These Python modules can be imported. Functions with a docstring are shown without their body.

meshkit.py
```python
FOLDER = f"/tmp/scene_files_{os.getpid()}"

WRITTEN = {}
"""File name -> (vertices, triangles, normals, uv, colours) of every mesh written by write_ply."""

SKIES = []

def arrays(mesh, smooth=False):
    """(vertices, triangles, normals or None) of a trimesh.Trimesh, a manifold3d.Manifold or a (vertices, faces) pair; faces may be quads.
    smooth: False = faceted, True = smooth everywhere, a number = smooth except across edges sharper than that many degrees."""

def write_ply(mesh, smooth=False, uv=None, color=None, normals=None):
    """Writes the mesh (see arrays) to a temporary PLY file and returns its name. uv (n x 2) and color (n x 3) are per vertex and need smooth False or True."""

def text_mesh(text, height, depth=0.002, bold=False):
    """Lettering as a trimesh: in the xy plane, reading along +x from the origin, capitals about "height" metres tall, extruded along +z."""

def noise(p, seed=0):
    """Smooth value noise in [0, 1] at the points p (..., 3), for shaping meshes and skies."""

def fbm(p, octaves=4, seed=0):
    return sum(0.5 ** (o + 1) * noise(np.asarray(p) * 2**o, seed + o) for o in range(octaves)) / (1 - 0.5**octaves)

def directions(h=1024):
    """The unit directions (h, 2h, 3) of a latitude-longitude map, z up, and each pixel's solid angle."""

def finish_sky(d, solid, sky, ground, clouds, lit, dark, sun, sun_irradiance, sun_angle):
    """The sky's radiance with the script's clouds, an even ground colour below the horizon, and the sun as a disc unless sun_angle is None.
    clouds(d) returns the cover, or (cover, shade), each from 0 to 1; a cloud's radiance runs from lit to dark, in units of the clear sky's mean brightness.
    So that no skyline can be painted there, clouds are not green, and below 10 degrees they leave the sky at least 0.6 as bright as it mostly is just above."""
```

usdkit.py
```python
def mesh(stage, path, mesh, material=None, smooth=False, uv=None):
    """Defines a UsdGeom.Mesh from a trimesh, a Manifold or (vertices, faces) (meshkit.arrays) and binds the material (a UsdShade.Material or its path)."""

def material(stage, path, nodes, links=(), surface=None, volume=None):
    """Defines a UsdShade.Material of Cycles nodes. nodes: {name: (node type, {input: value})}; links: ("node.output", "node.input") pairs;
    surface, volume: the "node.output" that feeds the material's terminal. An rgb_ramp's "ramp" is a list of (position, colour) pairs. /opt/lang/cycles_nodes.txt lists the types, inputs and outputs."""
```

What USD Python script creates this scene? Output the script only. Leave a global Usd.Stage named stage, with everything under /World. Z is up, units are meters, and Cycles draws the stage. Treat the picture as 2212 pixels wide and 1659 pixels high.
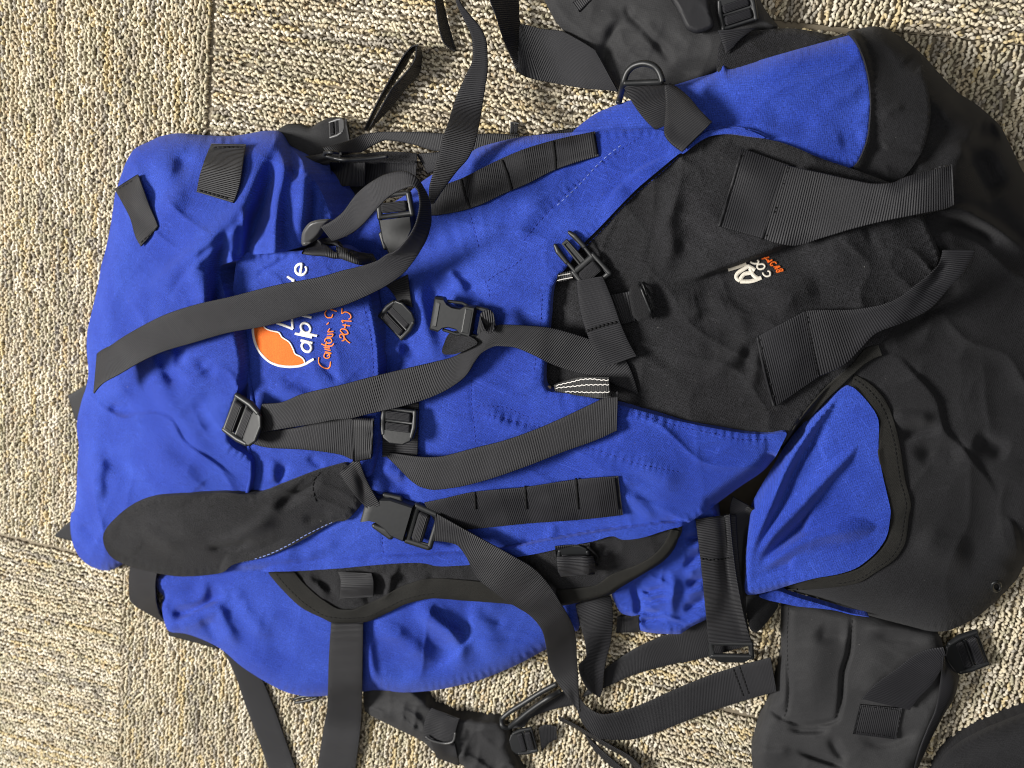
import math, numpy as np, trimesh, usdkit, meshkit, shapely, manifold3d
from shapely.geometry import Polygon, LineString
from shapely.ops import unary_union
from scipy.interpolate import RBFInterpolator, PchipInterpolator
from scipy.ndimage import map_coordinates, gaussian_filter1d, maximum_filter1d, gaussian_filter, maximum_filter
from scipy.spatial import Delaunay, cKDTree
from pxr import Usd, UsdGeom, UsdLux, UsdShade, Gf, Sdf, Vt

rng = np.random.default_rng(7)
stage = Usd.Stage.CreateInMemory()
UsdGeom.SetStageUpAxis(stage, UsdGeom.Tokens.z)
UsdGeom.SetStageMetersPerUnit(stage, 1.0)
UsdGeom.Xform.Define(stage, '/World')

# ------------------------------------------------------------------ camera
# Handheld, tilted: the carpet rows give the two vanishing points. World x follows the
# carpet's rows, y its columns, z is up; the origin is where the optical axis meets the carpet.
CX, CY = 1106.0, 829.5
H = np.array([-10500.0, -1950.0]); V = np.array([-1000.0, 7100.0])
F = math.sqrt(-(H @ V))
ex = -np.array([H[0], H[1], F]); ex /= np.linalg.norm(ex)
ey = -np.array([V[0], V[1], F]); ey -= ex * (ex @ ey); ey /= np.linalg.norm(ey)
ez = np.cross(ex, ey)
R = np.stack([ex, ey, ez])                    # rows: world axes seen from the camera
DIST = 0.67
EYE = -DIST * R[:, 2]
cam = UsdGeom.Camera.Define(stage, '/World/camera')
right, down, fwd = R[:, 0], R[:, 1], R[:, 2]
m = np.eye(4); m[0, :3] = right; m[1, :3] = -down; m[2, :3] = -fwd; m[3, :3] = EYE
cam.AddTransformOp().Set(Gf.Matrix4d(*m.ravel().tolist()))
FL = 6.8
cam.CreateFocalLengthAttr(FL); cam.CreateHorizontalApertureAttr(2 * FL * CX / F); cam.CreateVerticalApertureAttr(2 * FL * CX / F * 0.75)
cam.CreateClippingRangeAttr(Gf.Vec2f(0.01, 20))
cam.CreateFStopAttr(2.0); cam.CreateFocusDistanceAttr(0.57)
cam.CreateExposureAttr(0.0)

# ------------------------------------------------------------------ lamps (one out of view, one added as fill)
def lamp(name, pos, size, power, color, target=(0, 0, 0.05)):
    l = UsdLux.RectLight.Define(stage, '/World/' + name)
    p, t = np.array(pos, float), np.array(target, float)
    b = (p - t) / np.linalg.norm(p - t)
    a = np.cross([0, 1, 0], b); a /= np.linalg.norm(a); u = np.cross(b, a)
    mm = np.eye(4); mm[0, :3] = a; mm[1, :3] = u; mm[2, :3] = b; mm[3, :3] = p
    l.AddTransformOp().Set(Gf.Matrix4d(*mm.ravel().tolist()))
    l.CreateWidthAttr(size[0]); l.CreateHeightAttr(size[1]); l.CreateIntensityAttr(power); l.CreateColorAttr(Gf.Vec3f(*color))
lamp('unseen_left_lamp', (-1.50, -0.12, 1.50), (0.5, 0.5), 104.0, (1.0, 0.97, 0.92))  # out of view on the left, placed to throw the shadows rightward
lamp('overhead_fill', (0.1, 0.3, 2.5), (2.6, 2.6), 1.2, (1.0, 0.98, 0.95), (0.1, 0.3, 0))  # wide fill light added overhead in place of room bounce

# ------------------------------------------------------------------ pixels of the tracing -> points at a height
def at(p, z):
    p = np.atleast_2d(np.asarray(p, float)); z = np.broadcast_to(np.asarray(z, float), len(p))
    d = np.stack([(p[:, 0] - CX) / F, (p[:, 1] - CY) / F, np.ones(len(p))], 1) @ R.T
    return EYE + d * ((z - EYE[2]) / d[:, 2])[:, None]
def t(i, j, s):
    a = np.array([[float(v) for v in q.split(',')] for q in s.split()])
    return a / 3 + [737.1 * i, 553 * j]
def zo(x0, y0, k, s):
    a = np.array([[float(v) for v in q.split(',')] for q in s.split()])
    return a * k + [x0, y0]
def v(s):
    return np.array([[float(x) for x in q.split(',')] for q in s.split()])
cat = lambda *a: np.vstack(a)

# ------------------------------------------------------------------ materials
Mt = {}
P = '/World/Looks/'
UsdGeom.Scope.Define(stage, '/World/Looks')
def fabric(name, base, wear, rough=0.85, slub=0.0, weave=0.25, bump=0.5, sheen=0.0, fine=1100., spec=0.25, thread=0.0015, ang=0.0, lint=0.25):
    """Woven cloth: crossing threads, uneven yarn, a few thick slubs, wear and specks of lint."""
    k = 2 * math.pi / thread
    n = {'geo': ('texture_coordinate', {}), 'turn': ('mapping', {'rotation': (0, 0, ang)}), 'xyz': ('separate_xyz', {}),
         'kx': ('math', {'math_type': 'multiply', 'value2': k}), 'ky': ('math', {'math_type': 'multiply', 'value2': k}),
         'sx': ('math', {'math_type': 'sine'}), 'sy': ('math', {'math_type': 'sine'}), 'wv': ('math', {'math_type': 'multiply'}),
         'fine': ('noise_texture', {'scale': fine, 'detail': 1.0, 'roughness': 0.6}),
         'big': ('noise_texture', {'scale': 16.0, 'detail': 4.0, 'roughness': 0.6}),
         'map1': ('mapping', {'scale': (55., 1300., 300.)}), 'map2': ('mapping', {'scale': (1300., 55., 300.)}),
         's1': ('noise_texture', {'scale': 1.0, 'detail': 0.0}), 's2': ('noise_texture', {'scale': 1.0, 'detail': 0.0}),
         'r1': ('map_range', {'from_min': 0.70, 'from_max': 0.80, 'to_min': 0.0, 'to_max': slub, 'clamp': True}),
         'r2': ('map_range', {'from_min': 0.74, 'from_max': 0.84, 'to_min': 0.0, 'to_max': slub, 'clamp': True}),
         'mx': ('math', {'math_type': 'maximum'}),
         'hs': ('math', {'math_type': 'multiply_add', 'value2': 0.16}),
         'rf': ('map_range', {'from_min': 0.22, 'from_max': 0.78, 'to_min': 1 - weave, 'to_max': 1 + weave, 'clamp': False}),
         'rb': ('map_range', {'from_min': 0.4, 'from_max': 0.72, 'to_min': 0.0, 'to_max': 1.0, 'clamp': True}),
         'ln': ('noise_texture', {'scale': 420.0, 'detail': 1.0}), 'rl': ('map_range', {'from_min': 0.80, 'from_max': 0.86, 'to_min': 0.0, 'to_max': lint, 'clamp': True}),
         'c1': ('mix_color', {'a': base, 'b': wear, 'blend_type': 'mix'}),
         'c2': ('mix_color', {'b': tuple(min(1, 1.7 * x + 0.02) for x in wear), 'blend_type': 'mix'}),
         'c3': ('mix_color', {'blend_type': 'multiply', 'fac': 1.0, 'use_clamp': False}),
         'c4': ('mix_color', {'b': (0.45, 0.43, 0.40), 'blend_type': 'mix'}),
         'cmb': ('combine_color', {'color_type': 'rgb'}),
         'bp': ('bump', {'strength': bump, 'distance': 0.0005}),
         'p': ('principled_bsdf', {'roughness': rough, 'specular_ior_level': spec, 'sheen_weight': sheen, 'sheen_roughness': 0.5, 'diffuse_roughness': 0.6})}
    L = [('geo.object', 'turn.vector'), ('turn.vector', 'xyz.vector'), ('xyz.x', 'kx.value1'), ('xyz.y', 'ky.value1'), ('kx.value', 'sx.value1'), ('ky.value', 'sy.value1'), ('sx.value', 'wv.value1'), ('sy.value', 'wv.value2'),
         ('geo.object', 'fine.vector'), ('geo.object', 'big.vector'), ('geo.object', 'ln.vector'), ('turn.vector', 'map1.vector'), ('turn.vector', 'map2.vector'),
         ('map1.vector', 's1.vector'), ('map2.vector', 's2.vector'), ('s1.fac', 'r1.value'), ('s2.fac', 'r2.value'), ('r1.result', 'mx.value1'), ('r2.result', 'mx.value2'),
         ('wv.value', 'hs.value1'), ('fine.fac', 'hs.value3'), ('hs.value', 'rf.value'),
         ('big.fac', 'rb.value'), ('rb.result', 'c1.fac'), ('c1.result', 'c2.a'), ('mx.value', 'c2.fac'),
         ('rf.result', 'cmb.r'), ('rf.result', 'cmb.g'), ('rf.result', 'cmb.b'), ('c2.result', 'c3.a'), ('cmb.color', 'c3.b'), ('ln.fac', 'rl.value'), ('c3.result', 'c4.a'), ('rl.result', 'c4.fac'), ('c4.result', 'p.base_color'),
         ('hs.value', 'bp.height'), ('bp.normal', 'p.normal')]
    Mt[name] = usdkit.material(stage, P + name, n, L, surface='p.BSDF')
def webbing(name, base, hi, period=0.00135, strength=0.7, rough=0.6):
    n = {'uv': ('texture_coordinate', {}), 'sx': ('separate_xyz', {}),
         'k': ('math', {'math_type': 'multiply', 'value2': 2 * math.pi / period}), 'sn': ('math', {'math_type': 'sine'}),
         'nz': ('noise_texture', {'scale': 900.0, 'detail': 1.0}), 'nb': ('noise_texture', {'scale': 30.0, 'detail': 3.0}),
         'ad': ('math', {'math_type': 'multiply_add', 'value2': 0.35}), 'm01': ('map_range', {'from_min': -0.7, 'from_max': 1.2, 'to_min': 0, 'to_max': 1, 'clamp': True}),
         'mm': ('math', {'math_type': 'multiply'}),
         'rb': ('map_range', {'from_min': 0.35, 'from_max': 0.7, 'to_min': 0.45, 'to_max': 1.0, 'clamp': True}),
         'c': ('mix_color', {'a': base, 'b': hi}), 'bp': ('bump', {'strength': strength, 'distance': 0.0005}),
         'p': ('principled_bsdf', {'roughness': rough, 'specular_ior_level': 0.35})}
    L = [('uv.UV', 'sx.vector'), ('sx.y', 'k.value1'), ('k.value', 'sn.value1'), ('uv.object', 'nz.vector'), ('uv.object', 'nb.vector'),
         ('nz.fac', 'ad.value1'), ('sn.value', 'ad.value3'), ('ad.value', 'm01.value'), ('nb.fac', 'rb.value'), ('m01.result', 'mm.value1'), ('rb.result', 'mm.value2'),
         ('mm.value', 'c.fac'), ('c.result', 'p.base_color'), ('m01.result', 'bp.height'), ('bp.normal', 'p.normal')]
    Mt[name] = usdkit.material(stage, P + name, n, L, surface='p.BSDF')
def plain(name, color, rough=0.5, spec=0.5, scale=300., amount=0.15, bump=0.15):
    n = {'tc': ('texture_coordinate', {}), 'nz': ('noise_texture', {'scale': scale, 'detail': 3.0}),
         'c': ('mix_color', {'a': tuple(x * (1 - amount) for x in color), 'b': tuple(x * (1 + amount) for x in color)}),
         'bp': ('bump', {'strength': bump, 'distance': 0.0004}), 'p': ('principled_bsdf', {'roughness': rough, 'specular_ior_level': spec})}
    Mt[name] = usdkit.material(stage, P + name, n, [('tc.object', 'nz.vector'), ('nz.fac', 'c.fac'), ('c.result', 'p.base_color'), ('nz.fac', 'bp.height'), ('bp.normal', 'p.normal')], surface='p.BSDF')
fabric('blue_nylon', (0.0165, 0.044, 0.325), (0.032, 0.074, 0.43), slub=0.22, weave=0.42, bump=0.7, sheen=0.06, ang=0.15)
fabric('blue_nylon_bias', (0.0165, 0.044, 0.325), (0.032, 0.074, 0.43), slub=0.22, weave=0.42, bump=0.7, sheen=0.06, ang=0.75)
fabric('black_nylon', (0.0125, 0.0125, 0.0145), (0.022, 0.022, 0.025), slub=0.14, weave=0.85, bump=1.1, sheen=0.03, ang=0.2)
fabric('black_coated', (0.0125, 0.0125, 0.0142), (0.019, 0.019, 0.0215), slub=0.05, weave=0.5, bump=0.6, sheen=0.03, ang=0.2)
fabric('binding', (0.013, 0.0128, 0.0118), (0.021, 0.020, 0.018), slub=0.0, weave=0.4, bump=0.5)
fabric('padding', (0.031, 0.031, 0.033), (0.043, 0.043, 0.045), rough=0.75, weave=0.22, bump=0.3, spec=0.25, thread=0.0018, ang=0.9)
webbing('webbing', (0.008, 0.008, 0.0102), (0.031, 0.031, 0.036))
webbing('webbing_soft', (0.0105, 0.0105, 0.0125), (0.024, 0.024, 0.0275), strength=0.5)
webbing('reflective', (0.012, 0.012, 0.013), (0.05, 0.05, 0.05), period=0.0014)
plain('plastic', (0.014, 0.015, 0.0165), 0.44, 0.45)
plain('grey_plastic', (0.07, 0.07, 0.072), 0.4, 0.5)
plain('thread_script', (0.80, 0.22, 0.05), 0.7, 0.2, 1500., 0.3, 0.5)
plain('thread_blue', (0.03, 0.05, 0.30), 0.8, 0.2)
plain('thread_pale', (0.20, 0.27, 0.60), 0.8, 0.2)
plain('thread_black', (0.008, 0.008, 0.009), 0.8, 0.2)
plain('thread_white', (0.78, 0.76, 0.72), 0.7, 0.2, 1500., 0.25, 0.6)
plain('thread_silver', (0.62, 0.58, 0.50), 0.6, 0.3, 1500., 0.25, 0.6)
plain('thread_orange', (0.70, 0.135, 0.018), 0.7, 0.2, 1500., 0.45, 0.8)
plain('beige_metal', (0.45, 0.36, 0.28), 0.5, 0.4)

# ------------------------------------------------------------------ prims
taken = {}
def path_of(name, parent):
    base = (parent or '/World') + '/' + name
    k = taken.get(base, 0); taken[base] = k + 1
    return base if k == 0 else f'{base}_{k:03d}'
def data(prim, **kw):
    for k, x in kw.items():
        if x: prim.SetCustomDataByKey(k, x)
def put(name, mesh, mat, parent, smooth=False, uv=None, **kw):
    p = path_of(name, parent)
    g = usdkit.mesh(stage, p, mesh, Mt[mat], smooth, uv)
    g.CreateDoubleSidedAttr(True)
    data(g.GetPrim(), **kw)
    return p
def thing(name, **kw):
    p = path_of(name, None)
    data(UsdGeom.Xform.Define(stage, p).GetPrim(), **kw)
    return p

# ------------------------------------------------------------------ the top surface so far, over the tracing
X0, Y0, CELL = -220.0, -260.0, 3.0
NX, NY = 960, 760
S = np.full((NY, NX), 0.0046)          # the tips of the carpet's loops
def surf(p):
    p = np.atleast_2d(p)
    return map_coordinates(S, [(p[:, 1] - Y0) / CELL, (p[:, 0] - X0) / CELL], order=1, mode='nearest')
gx, gy = np.meshgrid(X0 + CELL * np.arange(NX), Y0 + CELL * np.arange(NY))
def stamp(p, z):
    i = np.rint((p[:, 1] - Y0) / CELL).astype(int); j = np.rint((p[:, 0] - X0) / CELL).astype(int)
    ok = (i >= 0) & (i < NY) & (j >= 0) & (j < NX)
    np.maximum.at(S, (i[ok], j[ok]), z[ok])

# ------------------------------------------------------------------ folds: ridges 'R', valleys (negative), and steps 'S' (raised on the right of the stroke)
FOLDS = []
def ridge(p, w, a, group='all'):
    if a < 0 and group in ('side_pocket', 'front_panel', 'mesh', 'lower_comp', 'corner', 'front_pocket'): a, w = a * 0.6, w * 1.25
    FOLDS.append(('R', spl(p, step_px=9), w * 1.3, a * 1.15, 0, group))
def step(p, w, a, reach, group='all'): FOLDS.append(('S', spl(p, step_px=9), w, a, reach, group))
def seam(p, w, a, group): FOLDS.append(('P', spl(p, step_px=9), w, a, 0, group))
def dist_signed(q, line):
    best = np.full(len(q), 1e9); sgn = np.zeros(len(q)); par = np.zeros(len(q))
    seg = np.linalg.norm(np.diff(line, axis=0), axis=1); cum = np.r_[0, np.cumsum(seg)]; tot = max(cum[-1], 1e-9)
    for k in range(len(line) - 1):
        a, d = line[k], line[k + 1] - line[k]
        L2 = max(d @ d, 1e-9)
        u = np.clip(((q - a) @ d) / L2, 0, 1)
        r = q - a - u[:, None] * d
        dd = np.hypot(r[:, 0], r[:, 1])
        cr = d[0] * (q[:, 1] - a[1]) - d[1] * (q[:, 0] - a[0])
        w = dd < best
        best[w] = dd[w]; sgn[w] = np.where(cr[w] >= 0, 1, -1); par[w] = (cum[k] + u[w] * seg[k]) / tot
    return best, sgn, par
def folds(q, group):
    out = np.zeros(len(q))
    for kind, p, w, a, reach, g in FOLDS:
        if g != 'all' and g != group: continue
        far = 3 * max(w, reach)
        lo, hi = p.min(0) - far, p.max(0) + far
        s = np.nonzero((q[:, 0] > lo[0]) & (q[:, 0] < hi[0]) & (q[:, 1] > lo[1]) & (q[:, 1] < hi[1]))[0]
        if not len(s): continue
        d, sg, par = dist_signed(q[s], p)
        taper = np.clip(np.minimum(par, 1 - par) / 0.32, 0, 1); taper = taper * taper * (3 - 2 * taper)
        if kind == 'R': out[s] += a * taper * np.exp(-(d / w) ** 2)
        elif kind == 'P':
            ln = np.linalg.norm(np.diff(p, axis=0), axis=1).sum()
            out[s] += a * taper * np.sin(par * ln * 2 * math.pi / 15 + 2.5 * np.sin(par * ln / 31)) * np.exp(-(d / w) ** 2) - 0.8 * np.exp(-(d / 3.0) ** 2) * taper
        else:
            sd = d * sg
            out[s] += a * taper * 0.5 * (1 + np.tanh(sd / w)) * np.exp(-(np.maximum(sd, 0) / reach) ** 2)
    return out * 1e-3
def spl(p, n=None, step_px=6.0):
    p = np.asarray(p, float)
    c = np.r_[0, np.cumsum(np.linalg.norm(np.diff(p, axis=0), axis=1) + 1e-6)]
    n = n or max(4, int(c[-1] / step_px))
    return PchipInterpolator(c, p)(np.linspace(0, c[-1], n))
def chaikin(p, k=2):
    for _ in range(k):
        q = np.roll(p, -1, 0)
        p = np.stack([0.8 * p + 0.2 * q, 0.2 * p + 0.8 * q], 1).reshape(-1, 2)
    return p
def height(ctrl, smoothing=0.0):
    c = v(ctrl); f = RBFInterpolator(c[:, :2] / 500, c[:, 2] * 1e-3, kernel='thin_plate_spline', smoothing=smoothing, degree=1)
    return lambda q: f(q / 500)
def crumple(q, amp, wave, seed, along=0.0, stretch=1.0):
    """Slack cloth: long creases along one direction, a weaker set across, and soft billows."""
    out = 0
    for k, (ang, w, st, a) in enumerate([(along, wave, 1.0 + stretch, 1.0), (along + 1.1, wave * 0.75, 1.0 + stretch, 0.6), (along - 0.5, wave * 0.42, 2.2, 0.38)]):
        c, s = math.cos(ang), math.sin(ang)
        wob = meshkit.noise(np.stack([q[:, 0] / 140, q[:, 1] / 140, np.full(len(q), seed + k * 7.0)], 1), seed + k) - 0.5
        p = np.stack([(q[:, 0] * c + q[:, 1] * s) / (w * st), (-q[:, 0] * s + q[:, 1] * c) / w + 1.2 * wob, np.full(len(q), 3.7 * k)], 1)
        n = meshkit.noise(p, seed + 20 + k)
        r = 1 - np.abs(2 * n - 1)
        mask = np.clip(2.2 * meshkit.noise(p * 0.45 + 5.1, seed + 40 + k) - 0.45, 0, 1)
        out = out + a * ((n - 0.5) * 1.1 + mask * (r ** 3.6 - 0.25) * 1.25)
    return out * amp * 1e-3
SIL = []          # outlines whose outer rim rolls down to the floor
def panel(name, out, mat, parent, z, group, off=0.0, drop=3.0, grid=4.0, cr=(1.5, 70, 0, 1), seed=1, roll=None, hem=1.2, over=None, hemw=7.0, smooth_corner=2, extra=None, pucker=0.8, **kw):
    """A cloth panel: the traced outline filled with a fine sheet at its real height, with folds, and a turned-down edge."""
    poly = Polygon(chaikin(out, smooth_corner)).buffer(0)
    if poly.geom_type != 'Polygon': poly = max(poly.geoms, key=lambda g: g.area)
    ring = poly.exterior; n = int(ring.length / grid)
    B = np.array([ring.interpolate(k / n, normalized=True).coords[0] for k in range(n)])
    inner = poly.buffer(-0.55 * grid)
    x0, y0, x1, y1 = poly.bounds
    xs, ys = np.arange(x0, x1, grid), np.arange(y0, y1, grid * 0.87)
    G = np.stack(np.meshgrid(xs, ys), -1); G[1::2, :, 0] += grid / 2; G = G.reshape(-1, 2)
    G = G[shapely.contains_xy(inner, G[:, 0], G[:, 1])]
    Q = np.vstack([B, G])
    tree = cKDTree(B)
    rim = None
    if roll:
        u = unary_union([Polygon(chaikin(p)).buffer(3) for p in roll[2]]).buffer(0)
        if u.geom_type != 'Polygon': u = max(u.geoms, key=lambda g: g.area)
        e = u.exterior; k = int(e.length / 4)
        rim = cKDTree(np.array([e.interpolate(a / k, normalized=True).coords[0] for a in range(k)]))
    SO = np.maximum(gaussian_filter(maximum_filter(S, 9), 2.0), maximum_filter(S, 3)) if over is not None else None
    def zz(q):
        h = z(q) + off * 1e-3 + folds(q, group)
        if cr[0]: h = h + crumple(q, cr[0], cr[1], seed, cr[2], cr[3])
        if extra is not None: h = h + extra(q)
        if rim is not None:
            d = np.clip(rim.query(q)[0] / roll[0], 0, 1)
            pr = np.sqrt(np.maximum(0, 1 - (1 - d) ** 2))
            h = np.maximum(h, 0.006) * (roll[1] + (1 - roll[1]) * pr)
        dq, iq = tree.query(q)
        d = np.clip(dq / hemw, 0, 1)
        h = h - hem * 1e-3 * (1 - d) ** 2
        if pucker:                       # sewn edges draw the cloth into small gathers
            s_ = iq * (ring.length / n)
            ph = 2 * math.pi * s_ / 17.0 + 5 * meshkit.noise(np.stack([s_ / 60, s_ * 0, s_ * 0], 1), seed)
            h = h + pucker * 1e-3 * np.sin(ph) * np.exp(-((dq - 9) / 9) ** 2) * meshkit.noise(np.stack([s_ / 45, s_ * 0 + 7, s_ * 0], 1), seed + 3)
        if over is not None: h = np.maximum(h, map_coordinates(SO, [(q[:, 1] - Y0) / CELL, (q[:, 0] - X0) / CELL], order=1, mode='nearest') + over * 1e-3)
        return np.maximum(h, 0.004)
    Z = zz(Q)
    tri = Delaunay(Q).simplices
    c = Q[tri].mean(1)
    tri = tri[shapely.contains_xy(poly, c[:, 0], c[:, 1])]
    a, b, cc = Q[tri[:, 0]], Q[tri[:, 1]], Q[tri[:, 2]]
    area = (b[:, 0] - a[:, 0]) * (cc[:, 1] - a[:, 1]) - (b[:, 1] - a[:, 1]) * (cc[:, 0] - a[:, 0])
    tri = tri[np.abs(area) > 1e-6]; area = area[np.abs(area) > 1e-6]
    tri[area > 0] = tri[area > 0][:, ::-1]        # y runs down in the picture
    W = at(Q, Z)
    # edge wall, straight down in the world
    top = W[:n]; low = top.copy()
    low[:, 2] = 0.002 if drop == 'floor' else np.maximum(0.002, low[:, 2] - drop * 1e-3)
    k = len(W); idx = np.arange(n); nx = (idx + 1) % n
    wall = np.vstack([np.stack([k + idx, k + nx, k + n + nx], 1), np.stack([k + idx, k + n + nx, k + n + idx], 1)])
    sa = Polygon(B).exterior.is_ccw
    if sa: wall = wall
    else: wall = wall[:, ::-1]
    p = put(name, (np.vstack([W, top, low]), np.vstack([tri, wall])), mat, parent, True, **kw)
    # stamp
    i0, i1 = max(0, int((y0 - Y0) / CELL)), min(NY, int((y1 - Y0) / CELL) + 2)
    j0, j1 = max(0, int((x0 - X0) / CELL)), min(NX, int((x1 - X0) / CELL) + 2)
    q = np.stack([gx[i0:i1, j0:j1].ravel(), gy[i0:i1, j0:j1].ravel()], 1)
    ins = shapely.contains_xy(poly, q[:, 0], q[:, 1])
    if ins.any():
        sub = S[i0:i1, j0:j1].ravel()
        sub[ins] = np.maximum(sub[ins], zz(q[ins]))
        S[i0:i1, j0:j1] = sub.reshape(i1 - i0, j1 - j0)
    return p

def ribbon(name, L, Rr, mat, parent, h=((0, 1.), (1, 1.)), zl=None, zr=None, conform=0.35, th=1.3, m=7, smooth_len=6, gap=0.5, paired=False, thick_edge=True, lie=True, n=None, curl=0.0, bend=None, **kw):
    """A strap between two traced edges. h: (place along, mm above what lies beneath); zl/zr: mm of the left/right edge above the floor instead."""
    lenL = np.linalg.norm(np.diff(L, axis=0), axis=1).sum(); lenR = np.linalg.norm(np.diff(Rr, axis=0), axis=1).sum()
    n = n or max(6, int(max(lenL, lenR) / 5))
    if paired:
        c = np.r_[0, np.cumsum(np.linalg.norm(np.diff((L + Rr) / 2, axis=0), axis=1) + 1e-3)]
        u = np.linspace(0, c[-1], n); A, B = PchipInterpolator(c, L)(u), PchipInterpolator(c, Rr)(u)
    else: A, B = spl(L, n), spl(Rr, n)
    w = np.linspace(0, 1, m)
    Q = A[:, None] * (1 - w)[None, :, None] + B[:, None] * w[None, :, None]
    ss = np.linspace(0, 1, n)
    flat = Q.reshape(-1, 2); under = surf(flat).reshape(n, m) if lie else np.zeros((n, m))
    if zl is None:
        hh = np.interp(ss, [a for a, _ in h], [b for _, b in h]) * 1e-3
        base = gaussian_filter1d(maximum_filter1d(under.max(1), 15), smooth_len, mode='nearest')
        z = conform * under + (1 - conform) * base[:, None] + hh[:, None]
        z = gaussian_filter1d(z, 2, axis=0, mode='nearest')
    else:
        a = np.interp(ss, [x for x, _ in zl], [y for _, y in zl]) * 1e-3; b = np.interp(ss, [x for x, _ in zr], [y for _, y in zr]) * 1e-3
        z = gaussian_filter1d(a[:, None] * (1 - w) + b[:, None] * w, 2, axis=0, mode='nearest')
    z = z + curl * 1e-3 * (4 * (w - 0.5) ** 2)[None, :]
    if bend: z = z + (np.interp(ss, [a for a, _ in bend], [b for _, b in bend]) * 1e-3)[:, None]
    z = z + (meshkit.fbm(np.stack([ss * n * 0.09, np.full(n, len(taken) * 1.7), np.zeros(n)], 1), 2, 3) - 0.5)[:, None] * 1.2e-3 * (1 if th < 3 else 0)
    z = np.maximum(z, under + gap * 1e-3)
    W = at(flat, z.ravel()).reshape(n, m, 3)
    N = np.cross(np.gradient(W, axis=0), np.gradient(W, axis=1)); N /= np.linalg.norm(N, axis=2, keepdims=True) + 1e-12
    N *= np.where(N[..., 2:] < 0, -1, 1)
    top, bot = W + N * th * 0.5e-3, W - N * th * 0.5e-3
    # a closed loop of points around the section, softened at the two edges
    inset = top[:, [0, -1]]
    mid = W[:, [0, -1]].copy(); out = (W[:, [0, -1]] - W[:, [1, -2]]); out /= np.linalg.norm(out, axis=2, keepdims=True) + 1e-12
    mid += out * th * 0.4e-3
    ring = np.concatenate([mid[:, :1], top, mid[:, 1:], bot[:, ::-1]], 1)
    mm = ring.shape[1]
    length = np.r_[0, np.cumsum(np.linalg.norm(np.diff(W[:, m // 2], axis=0), axis=1))]
    uu = np.r_[0, w, 1, w[::-1]]
    uv = np.stack([np.tile(uu * 0.03, (n, 1)), np.tile(length[:, None], (1, mm))], -1).reshape(-1, 2)
    i, j = np.meshgrid(np.arange(n - 1), np.arange(mm), indexing='ij')
    a, b = i * mm + j, i * mm + (j + 1) % mm
    c, d = a + mm, b + mm
    f = np.vstack([np.stack([a, c, b], -1).reshape(-1, 3), np.stack([b, c, d], -1).reshape(-1, 3)])
    cap = np.array([[0, k, k + 1] for k in range(1, mm - 1)])
    f = np.vstack([f, cap[:, ::-1], cap + (n - 1) * mm])
    Vv = ring.reshape(-1, 3)
    vol = trimesh.Trimesh(Vv, f, process=False).volume
    if vol < 0: f = f[:, ::-1]
    p = put(name, (Vv, f), mat, parent, True, uv, **kw)
    fine = 4
    fi = np.linspace(0, n - 1, n * fine); wj = np.linspace(0, m - 1, m * 5)
    I, J = np.meshgrid(fi, wj, indexing='ij')
    qx = map_coordinates(Q[..., 0], [I.ravel(), J.ravel()], order=1); qy = map_coordinates(Q[..., 1], [I.ravel(), J.ravel()], order=1)
    qz = map_coordinates(z, [I.ravel(), J.ravel()], order=1)
    stamp(np.stack([qx, qy], 1), qz + th * 0.5e-3)
    return p

def quad(name, a, b, c, d, mat, parent, **kw):
    """A sewn-down piece of webbing with corners a, b (start edge) and c, d (end edge)."""
    return ribbon(name, np.array([a, c], float), np.array([b, d], float), mat, parent, conform=kw.pop('conform', 0.8), **kw)

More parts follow.
